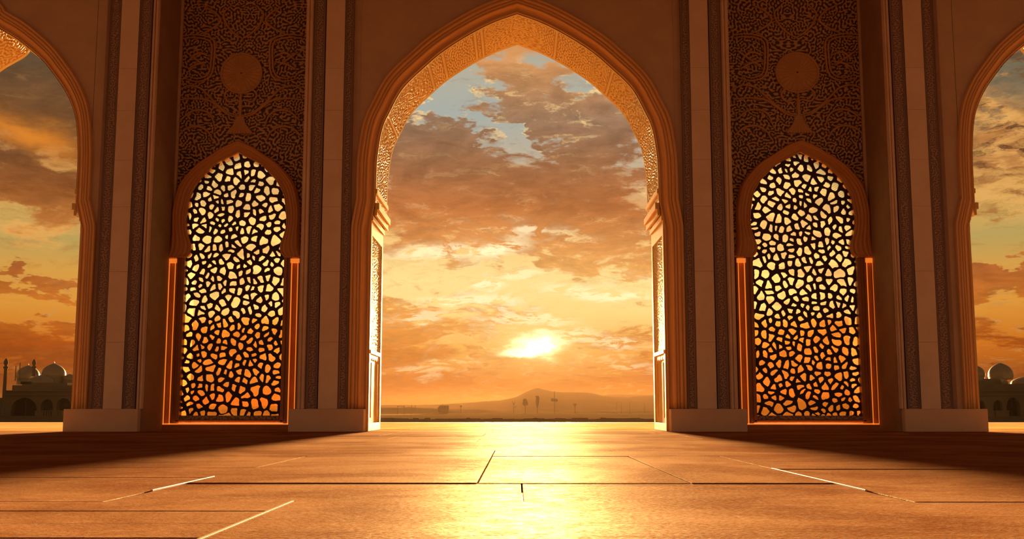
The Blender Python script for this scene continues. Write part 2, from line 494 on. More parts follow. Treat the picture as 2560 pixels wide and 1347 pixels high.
class MB:
    """collects shapes for ONE mesh; coordinates are in the world"""

    def __init__(self):
        self.v = []
        self.f = []
        self.uv = []
        self.smooth = []

    def add(self, vs, fs, smooth=False, uvs=None):
        k = len(self.v)
        self.v += [tuple(map(float, a)) for a in vs]
        for f in fs:
            self.f.append([k + i for i in f])
            self.smooth.append(smooth)
            self.uv.append([uvs[i] for i in f] if uvs else None)
        return self

    def box(self, x0, x1, y0, y1, z0, z1, bev=0.0):
        x0, x1 = min(x0, x1), max(x0, x1)
        y0, y1 = min(y0, y1), max(y0, y1)
        z0, z1 = min(z0, z1), max(z0, z1)
        if bev <= 0:
            vs = [(x, y, z) for x in (x0, x1) for y in (y0, y1) for z in (z0, z1)]
            fs = [(0, 1, 3, 2), (4, 6, 7, 5), (0, 4, 5, 1), (2, 3, 7, 6), (0, 2, 6, 4), (1, 5, 7, 3)]
            return self.add(vs, fs, uvs=[(v[2], v[0] + v[1]) for v in vs])
        bm = bmesh.new()
        bmesh.ops.create_cube(bm, size=1)
        for v in bm.verts:
            v.co = ((x0 + x1) / 2 + v.co.x * (x1 - x0), (y0 + y1) / 2 + v.co.y * (y1 - y0), (z0 + z1) / 2 + v.co.z * (z1 - z0))
        bmesh.ops.bevel(bm, geom=bm.edges[:], offset=bev, segments=2, affect='EDGES', profile=0.6)
        bm.verts.index_update()
        vs = [v.co[:] for v in bm.verts]
        self.add(vs, [[v.index for v in f.verts] for f in bm.faces], uvs=[(v[2], v[0] + v[1]) for v in vs])
        bm.free()
        return self

    def prism(self, pts, y0, y1):
        """pts: (x, z) outline; extruded along y"""
        n = len(pts)
        vs = [(x, y0, z) for x, z in pts] + [(x, y1, z) for x, z in pts]
        fs = [list(range(n)), list(range(2 * n - 1, n - 1, -1))]
        fs += [(i, (i + 1) % n, n + (i + 1) % n, n + i) for i in range(n)]
        return self.add(vs, fs, uvs=[(v[2], v[0]) for v in vs])

    def loft(self, rows, closed=False, smooth=True):
        """rows: equally long lists of points"""
        n = len(rows[0])
        vs = [p for r in rows for p in r]
        uvs = []
        for r in rows:
            d = 0
            for i, p in enumerate(r):
                if i:
                    d += (Vector(p) - Vector(r[i - 1])).length
                uvs.append([d, 0])
        acc = 0
        for j, r in enumerate(rows):
            if j:
                k = n // 3
                acc += (Vector(r[k]) - Vector(rows[j - 1][k])).length
            for i in range(n):
                uvs[j * n + i] = (uvs[i][0], acc)
        fs = []
        for j in range(len(rows) - 1):
            for i in range(n - 1 + (1 if closed else 0)):
                a, b = j * n + i, j * n + (i + 1) % n
                fs.append((a, b, b + n, a + n))
        return self.add(vs, fs, smooth, uvs)

    def lathe(self, cx, cy, prof, seg=32):
        rows = [[(cx + r * math.cos(2 * math.pi * i / seg), cy + r * math.sin(2 * math.pi * i / seg), z) for i in range(seg)] for r, z in prof]
        return self.loft(rows, closed=True)

    def tube(self, pts, r, seg=8, flat=1.0):
        pts = [Vector(p) for p in pts]
        rows = []
        for i, p in enumerate(pts):
            d = (pts[min(i + 1, len(pts) - 1)] - pts[max(i - 1, 0)]).normalized()
            up = Vector((0, 1, 0)) if abs(d.y) < 0.9 else Vector((1, 0, 0))
            a = d.cross(up).normalized()
            b = d.cross(a).normalized()
            rr = r if not hasattr(r, '__len__') else r[i]
            rows.append([tuple(p + (a * math.cos(2 * math.pi * k / seg) + b * flat * math.sin(2 * math.pi * k / seg)) * rr) for k in range(seg)])
        self.loft(rows, closed=True)
        self.add(rows[0], [list(range(seg))])
        self.add(rows[-1], [list(range(seg))])
        return self

    def build(self, name, material, parent=None, fix=True):
        me = bpy.data.meshes.new(name)
        me.from_pydata(self.v, [], self.f)
        me.polygons.foreach_set('use_smooth', self.smooth)
        if any(u is not None for u in self.uv):
            ul = me.uv_layers.new(name='UVMap')
            flat = []
            for f, u in zip(self.f, self.uv):
                for i in range(len(f)):
                    flat += list(u[i]) if u else [0, 0]
            ul.data.foreach_set('uv', flat)
        if fix:
            bm = bmesh.new()
            bm.from_mesh(me)
            bmesh.ops.recalc_face_normals(bm, faces=bm.faces[:])
            bm.to_mesh(me)
            bm.free()
        return link(name, me, material, parent)


def carve(nu, nv, du, dv, wave, seed, aniso=(1.0, 1.0), sharp=2.6, mirror=False, blend=True):
    """maze of carved strokes: band-passed noise, 0..1, on an nu x nv grid with steps du, dv (metres)"""
    rng = np.random.default_rng(seed)
    a = rng.standard_normal((nu, nv))
    fu = np.fft.fftfreq(nu, du)[:, None] * aniso[0]
    fv = np.fft.fftfreq(nv, dv)[None, :] * aniso[1]
    f = np.sqrt(fu ** 2 + fv ** 2)
    H = np.exp(-((f * wave - 1.0) ** 2) / (2 * 0.17 ** 2))
    b = np.fft.ifft2(np.fft.fft2(a) * H).real
    b /= b.std() + 1e-9
    if blend:
        c = np.fft.ifft2(np.fft.fft2(rng.standard_normal((nu, nv))) * np.exp(-((np.sqrt((fu * 2.6) ** 2 + fv ** 2) * wave - 1.0) ** 2) / (2 * 0.2 ** 2))).real
        d = np.fft.ifft2(np.fft.fft2(rng.standard_normal((nu, nv))) * np.exp(-((np.sqrt((fu + .55 * fv) ** 2 + (fv * 1.9 - fu) ** 2 * .5) * wave - 1.0) ** 2) / (2 * 0.2 ** 2))).real
        q = np.fft.ifft2(np.fft.fft2(rng.standard_normal((2, nu, nv)), axes=(1, 2)) * np.exp(-((f * wave * 5) ** 2)), axes=(1, 2)).real
        q /= q.std() + 1e-9
        w1, w2 = 1 / (1 + np.exp(-5 * q[0] + 1)), 1 / (1 + np.exp(-5 * q[1] + 1))
        b = b * (1 - w1) + c / (c.std() + 1e-9) * w1
        b = b * (1 - w2) + d / (d.std() + 1e-9) * w2
    if mirror:
        h = nu // 2
        b[nu - h:] = b[:h][::-1]
    return 0.5 + 0.5 * np.tanh(b * sharp)


def relief_mesh(name, P, N, hgt, amp, material, parent=None, keep=None):
    """P, N: (nu, nv, 3) arrays; hgt: (nu, nv) relief raised along N"""
    nu, nv = hgt.shape
    V = (P + N * (hgt * amp)[..., None]).reshape(-1, 3)
    idx = np.arange(nu * nv).reshape(nu, nv)
    q = np.stack([idx[:-1, :-1], idx[1:, :-1], idx[1:, 1:], idx[:-1, 1:]], -1)
    if keep is not None:
        k = keep[:-1, :-1] & keep[1:, :-1] & keep[1:, 1:] & keep[:-1, 1:]
        q = q[k]
    q = q.reshape(-1, 4)
    me = bpy.data.meshes.new(name)
    me.vertices.add(len(V))
    me.vertices.foreach_set('co', V.astype(np.float32).ravel())
    me.loops.add(q.size)
    me.loops.foreach_set('vertex_index', q.astype(np.int32).ravel())
    me.polygons.add(len(q))
    me.polygons.foreach_set('loop_start', np.arange(0, q.size, 4, dtype=np.int32))
    me.polygons.foreach_set('loop_total', np.full(len(q), 4, np.int32))
    me.update(calc_edges=True)
    me.polygons.foreach_set('use_smooth', np.ones(len(q), bool))
    at = me.attributes.new('relief', 'FLOAT', 'POINT')
    at.data.foreach_set('value', hgt.astype(np.float32).ravel())
    me.validate()
    return link(name, me, material, parent)


def flat_relief(name, x0, x1, z0, z1, y, amp, wave, seed, material, parent, step=0.022, aniso=(1, 1), border=0.0, sgn=-1, axis='y', mask=None, mirror=False, extra=None):
    """a relief on a plane facing -y (axis 'y'), or facing along x (axis 'x', then x0, x1 are y values and y the x place)"""
    nu = max(4, int(abs(x1 - x0) / step) + 1)
    nv = max(4, int(abs(z1 - z0) / step) + 1)
    u = np.linspace(x0, x1, nu)
    v = np.linspace(z0, z1, nv)
    U, V = np.meshgrid(u, v, indexing='ij')
    h = carve(nu, nv, abs(x1 - x0) / (nu - 1), abs(z1 - z0) / (nv - 1), wave, seed, aniso, mirror=mirror)
    if border > 0:
        d = np.minimum(np.minimum(U - min(x0, x1), max(x0, x1) - U), np.minimum(V - z0, z1 - V))
        h = np.where(d < border, 1.0, np.where(d < border + step * 1.2, 0.0, h))
    if extra is not None:
        h = extra(U, V, h)
    if axis == 'y':
        P = np.stack([U, np.full_like(U, y), V], -1)
        N = np.zeros_like(P)
        N[..., 1] = sgn
    else:
        P = np.stack([np.full_like(U, y), U, V], -1)
        N = np.zeros_like(P)
        N[..., 0] = sgn
    keep = mask(U, V) if mask is not None else None
    return relief_mesh(name, P, N, h, amp, material, parent, keep)


def smooth_path(pts, n):
    """Catmull-Rom through pts, resampled to n points of equal spacing"""
    P_ = [Vector(p) for p in pts]
    out = []
    for i in range(len(P_) - 1):
        p0 = P_[i - 1] if i else P_[0] * 2 - P_[1]
        p1, p2 = P_[i], P_[i + 1]
        p3 = P_[i + 2] if i + 2 < len(P_) else P_[-1] * 2 - P_[-2]
        for k in range(24):
            s = k / 24
            out.append(0.5 * ((2 * p1) + (p2 - p0) * s + (2 * p0 - 5 * p1 + 4 * p2 - p3) * s * s + (3 * p1 - p0 - 3 * p2 + p3) * s ** 3))
    out.append(P_[-1])
    return resample(out, n)


def resample(pts, n):
    a = np.array([tuple(p) for p in pts], float)
    d = np.concatenate([[0], np.cumsum(np.linalg.norm(np.diff(a, axis=0), axis=1))])
    s = np.linspace(0, d[-1], n)
    return np.stack([np.interp(s, d, a[:, k]) for k in range(a.shape[1])], -1)


def offset_half(half, n):
    """half: (k,2) arch line in (distance from the axis, z) from the foot to the apex on the axis; moved outwards by n"""
    t_ = np.gradient(half, axis=0)
    t_ /= np.linalg.norm(t_, axis=1)[:, None]
    nn = np.stack([t_[:, 1], -t_[:, 0]], -1)
    o = half + nn * n
    o[:, 0] = np.maximum(o[:, 0], 0.0)
    last = half[-1].copy()
    tt = half[-1] - half[-3]
    tt /= np.linalg.norm(tt)
    o[-1] = (0.0, last[1] + n / max(abs(tt[0]), 0.78))
    return o


def full(half, cx):
    left = [(cx - a, z) for a, z in half]
    right = [(cx + a, z) for a, z in half[::-1][1:]]
    return left + right


# ------------------------------------------------------------------ measures of the arcade (metres)
Y_PLINTH, Y_PIER, Y_WALL, Y_IN, Y_OUT = 24.10, 24.22, 24.33, 24.50, 26.70
Y_BAY = 25.80
TOP = 12.8
Z_PL = 0.50


def g(x):
    """the right-hand wing is a little wider than the left-hand one"""
    if x <= 0:
        return x
    return float(np.interp(x, [0, 4.9, 5.2, 6.82, 8.4, 9.5, 10.03, 12.44, 16], [0, 4.9, 5.22, 6.92, 8.55, 9.68, 10.36, 12.80, 16.4]))


# arch line of the middle opening, from the pixels of its front edge
arc_px = [(938, 466), (939, 430), (941, 395), (949, 341), (958, 308), (970, 283), (1005, 220), (1060, 166), (1109, 125), (1176, 83), (1234, 54), (1293, 33)]
arc = []
for px, py in arc_px:
    X, z = W(px, py, Y_IN)
    arc.append((-X, z))
Z_IMP1 = WZ(506, Y_IN)      # top of the impost
Z_IMP0 = WZ(572, Y_IN)      # underside of the impost
arc_half = smooth_path([(arc[0][0], Z_IMP1)] + arc, 90)
J0 = 3.385                   # half width between the jambs
face_half = np.concatenate([resample([(J0, 0.0), (J0, Z_IMP0 - 0.05)], 12), resample([(J0, Z_IMP0), (arc[0][0], Z_IMP1)], 4), arc_half[1:]])

# arch line of the side openings
sa_px = [(190, 466), (193, 374), (187, 291), (166, 233), (133, 183), (100, 143), (45, 97), (-10, 62), (-78, 33)]
CXS = 12.44
sarc = []
for px, py in sa_px:
    X, z = W(px, py, Y_IN)
    sarc.append((CXS + X, z))
sarc[-1] = (0.0, sarc[-1][1])
s_half = smooth_path([(sarc[0][0], Z_IMP1)] + sarc, 70)
JS = CXS - 10.03
sface_half = np.concatenate([resample([(JS, 0.0), (JS, Z_IMP0 - 0.05)], 12), resample([(JS, Z_IMP0), (sarc[0][0], Z_IMP1)], 4), s_half[1:]])


def archway(name, label, cx, halfL, halfR, out_l, out_r, band_z):
    """one opening: halfL/halfR are its two half lines; out_l/out_r the x limits of the wall over it"""
    root = empty(name, (cx, Y_WALL, 0))
    tag(root, label, 'archway', 'pointed archways of the arcade')

    def line(off):
        a, b = offset_half(halfL, off), offset_half(halfR, off)
        return [(cx - u, z) for u, z in a] + [(cx + u, z) for u, z in b[::-1][1:]]

    # stepped and grooved moulding round the opening
    prof = [(0.0, 24.52), (0.0, 24.50), (0.02, 24.47), (0.035, 24.47), (0.05, 24.495), (0.135, 24.40), (0.15, 24.37), (0.16, 24.34), (0.185, 24.325), (0.20, 24.35),
            (0.21, 24.32), (0.245, 24.30), (0.26, 24.33), (0.27, 24.30), (0.285, 24.265), (0.325, 24.255), (0.34, 24.29), (0.352, 24.255), (0.385, 24.24), (0.405, 24.25), (0.41, 24.34)]
    rows = []
    for n, y in prof:
        rows.append([(x, y, max(z, Z_PL)) for x, z in line(n)])
    MB().loft(rows).build('moulding', M['wood'], root)
    # wall above and beside the opening
    ln = line(0.36)
    mb = MB()
    k = len(ln)
    for (x0, z0), (x1, z1) in zip(ln[:-1], ln[1:]):
        if abs(x1 - x0) < 1e-5:
            continue
        for y, flip in ((Y_WALL, False), (Y_OUT, True)):
            mb.add([(x0, y, z0), (x1, y, z1), (x1, y, TOP), (x0, y, TOP)], [(0, 1, 2, 3)])
    for s, xx in ((0, out_l), (-1, out_r)):
        x0 = ln[s][0]
        mb.box(min(x0, xx), max(x0, xx), Y_WALL, Y_OUT, 0.0, TOP)
    mb.add([(ln[0][0], Y_WALL, TOP), (ln[-1][0], Y_WALL, TOP), (ln[-1][0], Y_OUT, TOP), (ln[0][0], Y_OUT, TOP)], [(0, 1, 2, 3)])
    mb.add([(x, Y_OUT, z) for x, z in ln] + [(x, Y_OUT, z) for x, z in line(0.0)], [(i, i + 1, k + i + 1, k + i) for i in range(k - 1)])
    mb.build('spandrel_wall', M['plaster'], root, fix=False)
    # thin joint line beside the bands
    # soffit: carved and gilded
    aL, aR = halfL[16:], halfR[16:]
    path = resample([(cx - u, z) for u, z in aL] + [(cx + u, z) for u, z in aR[::-1][1:]], int(1250 * (len(aL) + len(aR)) / 180))
    tt = np.gradient(path, axis=0)
    tt /= np.linalg.norm(tt, axis=1)[:, None]
    nrm = np.stack([tt[:, 1], -tt[:, 0]], -1)
    ys = np.linspace(Y_IN + 0.015, Y_OUT, 134)
    nu, nv = len(path), len(ys)
    P3 = np.zeros((nu, nv, 3))
    N3 = np.zeros((nu, nv, 3))
    P3[..., 0] = path[:, 0][:, None]
    P3[..., 2] = path[:, 1][:, None]
    P3[..., 1] = ys[None, :]
    N3[..., 0] = nrm[:, 0][:, None]
    N3[..., 2] = nrm[:, 1][:, None]
    du = np.linalg.norm(np.diff(path, axis=0), axis=1).mean()
    dv = ys[1] - ys[0]
    h = carve(nu, nv, du, dv, 0.085, 11 + int(abs(cx)), (1.0, 1.0))
    h2 = carve(nu, nv, du, dv, 0.11, 31 + int(abs(cx)), (0.55, 1.8), blend=False)
    mixu = np.clip(np.sin(np.linspace(0, 23, nu)) * 2, 0, 1)[:, None]
    h = h * (1 - mixu) + h2 * mixu
    Yg = np.broadcast_to(ys[None, :], h.shape)
    bor = (Yg < Y_IN + 0.10) | (Yg > Y_OUT - 0.10)
    groove = ((Yg > Y_IN + 0.10) & (Yg < Y_IN + 0.14)) | ((Yg > Y_OUT - 0.14) & (Yg < Y_OUT - 0.10))
    h = np.where(bor, 1.0, np.where(groove, 0.0, h))
    # plain cross bands here and there
    for uc in band_z:
        i0 = int(uc * nu)
        w = max(2, int(0.035 / du))
        h[i0 - w - 3:i0 - w, 14:-14] = 0
        h[i0 + w:i0 + w + 3, 12:-12] = 0
        h[i0 - w:i0 + w, 6:-6] = 1
    relief_mesh('carved_soffit', P3, N3, h, 0.016, M['gold'], root)
    # jambs and imposts on both sides
    for s, hh in ((-1, halfL), (1, halfR)):
        J = cx + s * hh[0][0]
        Ju = cx + s * hh[16][0]
        i_ = -s                      # towards the opening
        zt = Z_IMP0
        mb = MB()
        mb.box(J, J - i_ * 0.3, Y_IN, Y_OUT, 0, TOP * 0 + Z_IMP1)
        # raised border of the jamb
        def rib(y0, y1, z0, z1, d=0.035):
            mb.box(J - i_ * 0.01, J + i_ * d, y0, y1, z0, z1, 0.008)
        rib(Y_IN + .01, Y_IN + .20, 0, zt)
        rib(Y_OUT - .22, Y_OUT - .02, 0, zt)
        rib(Y_IN + .20, Y_OUT - .22, zt - .12, zt)
        zb = WZ(872, Y_IN)
        rib(Y_IN + .20, Y_OUT - .22, zb - .09, zb, 0.045)
        rib(Y_IN + .20, Y_OUT - .22, 0, .18)
        # scalloped head and fillets of the lower field
        for q in range(5):
            yc = Y_IN + .38 + q * .345
            pts = [(yc + .172 * math.cos(a), zb - .09 - .13 * abs(math.sin(a))) for a in np.linspace(0, math.pi, 9)]
            vs = [(J + i_ * .02, y, z) for y, z in pts] + [(J, y, z) for y, z in pts]
            mb.add(vs, [list(range(9))] + [(a, a + 1, a + 10, a + 9) for a in range(8)])
        rib(Y_IN + .55, Y_IN + .62, .30, zb - .28, 0.02)
        rib(Y_OUT - .60, Y_OUT - .53, .30, zb - .28, 0.02)
        mb.build('jamb', M['gilt'], root)
        flat_relief('carved_jamb_panel', Y_IN + .20, Y_OUT - .22, zb, zt - .12, J, 0.015, 0.065, 77 + s, M['gold'], root, 0.014, (1, 1), 0.0, i_, 'x')
        im = MB()
        im.box(Ju, Ju + i_ * .10, Y_IN + .01, Y_OUT + .06, Z_IMP1 - .16, Z_IMP1, .02)
        im.box(Ju - i_ * .01, Ju + i_ * .05, Y_IN + .01, Y_OUT + .03, Z_IMP1 - .30, Z_IMP1 - .15, .02)
        im.box(J - i_ * .01, J + i_ * .07, Y_IN - .005, Y_OUT + .02, Z_IMP1 - .42, Z_IMP1 - .29, .02)
        im.box(J - i_ * .01, J + i_ * .035, Y_IN, Y_OUT, Z_IMP0 - .02, Z_IMP1 - .41, .01)
        im.build('impost', M['gilt'], root)
        nb = MB()
        nb.box(Ju - i_ * .01, Ju + i_ * .012, Y_IN + .0, Y_OUT, Z_IMP1, Z_IMP1 + .22, .005)
        nb.build('neck_band', M['wood'], root)
        cb = MB()
        cb.box(Ju - i_ * .01, Ju + i_ * .05, Y_IN + .01, Y_OUT + .01, Z_IMP1 + .21, Z_IMP1 + .33, .02)
        cb.build('springer_band', M['gilt'], root)
    return root


archway('middle_archway', 'tall gilded pointed archway in the middle framing the setting sun', 0.0, face_half, face_half, -3.8, 3.8,
        (.17, .30, .335, .41, .425, .585, .72))
archway('side_archway', 'narrower pointed archway cut by the left edge of the picture', -CXS, sface_half, sface_half, -CXS - 3.2, -9.6, (.3, .5, .7))
cr = g(CXS)
sR = sface_half.copy()
k_ = (cr - g(10.03)) / JS
sR[:, 0] *= k_
archway('side_archway', 'narrower pointed archway cut by the right edge of the picture', cr, sR, sR, g(9.6), cr + 3.3, (.3, .5, .7))


# ------------------------------------------------------------------ piers
Z_JOINTS = [170, 275, 399, 516, 678, 855]


def pier(label, xs, seed, side, inner):
    """xs: plinth x0, x1, band a x0, x1, ashlar x0, x1, band b x0, x1, trim x0, x1 (from the bay towards the arch), body x0, x1"""
    f = (lambda x: x) if side < 0 else (lambda x: g(-x))
    P0, P1, A0, A1, S0, S1, B0, B1, T0, T1, C0, C1 = [f(x) for x in xs]
    root = empty('stone_pier', ((P0 + P1) / 2, Y_PLINTH, 0))
    tag(root, label, 'pier', 'striped stone piers of the arcade')
    MB().box(C0, C1, Y_PIER + .08, Y_OUT, 0, TOP).build('pier_core', M['reveal'], root)
    pl = MB()
    pl.box(P0, P1, Y_PLINTH, Y_IN - .01, 0, Z_PL, 0.012)
    pl.build('plinth', M['plinth'], root)
    # smooth ashlar blocks with fine joints
    zs = [Z_PL] + sorted(WZ(j, Y_PIER) for j in Z_JOINTS) + [TOP]
    mb = MB()
    for z0, z1 in zip(zs[:-1], zs[1:]):
        mb.box(S0, S1, Y_PIER, Y_PIER + .15, z0 + .0022, z1 - .0022)
    mb.build('ashlar_panel', M['ashlar'], root)
    for nm, (a, b) in enumerate(((A0, A1), (B0, B1))):
        a, b = min(a, b), max(a, b)
        flat_relief('carved_band', a + .02, b - .02, Z_PL, TOP, Y_PIER + .04, 0.012, 0.040, seed + nm, M['band'], root, 0.0105, (1.25, 1.0), 0.012)
        ff = MB()
        ff.box(a - .005, a + .022, Y_PIER + .0, Y_PIER + .1, Z_PL, TOP, .005)
        ff.box(b - .022, b + .005, Y_PIER + .0, Y_PIER + .1, Z_PL, TOP, .005)
        ff.build('fillet', M['band'], root)
    tr = MB()
    lo, hi = min(T0, T1), max(T0, T1)
    w = hi - lo
    tr.box(lo, hi, Y_PIER + .03, Y_PIER + .3, Z_PL, TOP, .01)
    tr.box(lo + w * .15, lo + w * .42, Y_PIER - .01, Y_PIER + .1, Z_PL, TOP, .012)
    tr.box(lo + w * .55, lo + w * .9, Y_PIER + .0, Y_PIER + .1, Z_PL, TOP, .012)
    tr.build('trim_moulding', M['trim'], root)
    # stepped reveal into the bay
    st_ = MB()
    if inner is not None:
        for (xa, xb, y) in inner:
            st_.box(f(xa), f(xb), y, Y_OUT, 0, TOP, .01)
        st_.build('reveal', M['trim'], root)
    return root


# central piers (given for the left side, mirrored for the right)
cp = [-5.07, -3.40, -4.72, -4.47, -4.44, -4.01, -4.00, -3.80, -4.92, -4.74, -4.92, -3.80]
sp = [-10.06, -8.41, -9.51, -9.25, -9.24, -8.82, -8.80, -8.53, -8.51, -8.36, -9.60, -8.35]
pier('striped stone pier left of the middle archway', cp, 101, -1, None)
pier('striped stone pier right of the middle archway', cp, 111, 1, None)
pier('striped stone pier between left lattice window and left side arch', sp, 121, -1, None)
pier('striped stone pier between right lattice window and right side arch', sp, 131, 1, None)


# ------------------------------------------------------------------ bays with carved panel and lattice window
inn_px = [(0, 380), (30, 395), (60, 411), (76, 428), (95, 447), (107, 466), (117, 487), (122, 514), (125, 540), (124.5, 567), (119, 590), (113, 607), (112, 620), (115, 632), (125, 643)]
out_px = [(0, 350), (34, 364), (63, 383), (96, 404), (118, 425), (140, 452), (150, 475), (157, 506), (160, 530), (160, 560), (160, 585), (161, 602), (162, 615), (164, 628), (168, 641)]
Z_SPR = WZ(643, Y_BAY)
CXB = -6.80


def half_pts(px, Y):
    out = []
    for o_, y in px:
        d = Y * math.cos(PITCH) + (WZ(y, Y) - EYE) * math.sin(PITCH)
        out.append((o_ * d / F, WZ(y, Y)))
    return out


def lattice_mesh(cx, hw, z0, z1, y0, y1, seed, bar=0.033):
    """irregular openwork: cells of a jittered point set, each with a rounded hole"""
    rng = random.Random(seed)
    pts = []
    area = (2 * hw) * (z1 - z0)
    tries = 0
    # mixed large and small cells
    while tries < 9000 and len(pts) < 760:
        tries += 1
        x = rng.uniform(-hw - .1, hw + .1)
        z = rng.uniform(z0 - .1, z1 + .1)
        r = 0.10 + 0.19 * rng.random() ** 1.4
        if all((x - p[0]) ** 2 + (z - p[1]) ** 2 > (0.5 * (r + p[2])) ** 2 * 1.08 for p in pts):
            pts.append((x, z, r))
    A = np.array([(p[0], p[1]) for p in pts])
    mb = MB()
    for i, (x, z) in enumerate(A):
        if abs(x) > hw or z < z0 or z > z1:
            continue
        d = A - A[i]
        L = np.linalg.norm(d, axis=1)
        o_ = np.argsort(L)[1:17]
        nrm = d[o_] / L[o_][:, None]
        dist = L[o_] / 2
        # walls of the window box
        nrm = np.concatenate([nrm, [[1, 0], [-1, 0], [0, 1], [0, -1]]])
        dist = np.concatenate([dist, [hw - x + .0, hw + x + .0, z1 - z, z - z0]])
        # corners of the cell
        fine = np.linspace(0, 2 * math.pi, 180, endpoint=False)
        cs = nrm @ np.stack([np.cos(fine), np.sin(fine)])
        with np.errstate(divide='ignore', invalid='ignore'):
            rr = np.where(cs > 1e-3, dist[:, None] / cs, 1e9)
        who = rr.argmin(0)
        angs = []
        for k in range(180):
            if who[k] != who[k - 1]:
                a_, b_ = nrm[who[k]], nrm[who[k - 1]]
                det = a_[0] * b_[1] - a_[1] * b_[0]
                if abs(det) > 1e-6:
                    px_ = (dist[who[k]] * b_[1] - dist[who[k - 1]] * a_[1]) / det
                    pz_ = (a_[0] * dist[who[k - 1]] - b_[0] * dist[who[k]]) / det
                    angs.append(math.atan2(pz_, px_) % (2 * math.pi))
        angs = sorted(set(round(a, 5) for a in angs))
        if len(angs) < 3:
            continue
        full_a = []
        for k, a in enumerate(angs):
            b = angs[(k + 1) % len(angs)]
            if b <= a:
                b += 2 * math.pi
            ns = max(1, int((b - a) / 0.32))
            full_a += [a + (b - a) * q / ns for q in range(ns)]
        full_a = np.array(full_a)
        ca = np.stack([np.cos(full_a), np.sin(full_a)])
        cs = nrm @ ca
        ro = np.where(cs > 1e-3, dist[:, None] / np.maximum(cs, 1e-3), 1e9).min(0)
        w = bar * rng.uniform(0.75, 1.25)
        w = min(w, dist.min() * 0.55)
        di = (dist - w)[:, None]
        qq = np.where(cs > 1e-3, np.maximum(di, 1e-3) / np.maximum(cs, 1e-3), 1e3)
        pw = 9.0
        ri = (np.sum(qq ** -pw, axis=0)) ** (-1 / pw)
        ph = rng.uniform(0, 6.28)
        ri *= 1 + 0.07 * np.sin(3 * full_a + ph) + 0.04 * np.sin(5 * full_a + 2 * ph)
        ri = np.minimum(ri, ro - 0.008)
        n = len(full_a)
        wq = lambda a, b: (a + .045 * mnoise.noise(Vector((a * 4.5, b * 4.5, seed))), b + .045 * mnoise.noise(Vector((a * 4.5, b * 4.5, seed + 9.5))))
        vo = [(cx + x + ro[k] * ca[0][k], z + ro[k] * ca[1][k]) for k in range(n)]
        vi = [(cx + x + ri[k] * ca[0][k], z + ri[k] * ca[1][k]) for k in range(n)]
        vo = [wq(a, b) for a, b in vo]
        vi = [wq(a, b) for a, b in vi]
        vs = [(a, y0, b) for a, b in vo] + [(a, y0, b) for a, b in vi] + [(a, y1, b) for a, b in vi] + [(a, y1, b) for a, b in vo]
        fs = []
        for k in range(n):
            k2 = (k + 1) % n
            fs += [(k, k2, n + k2, n + k), (n + k, n + k2, 2 * n + k2, 2 * n + k), (2 * n + k, 2 * n + k2, 3 * n + k2, 3 * n + k)]
        mb.add(vs, fs)
    return mb


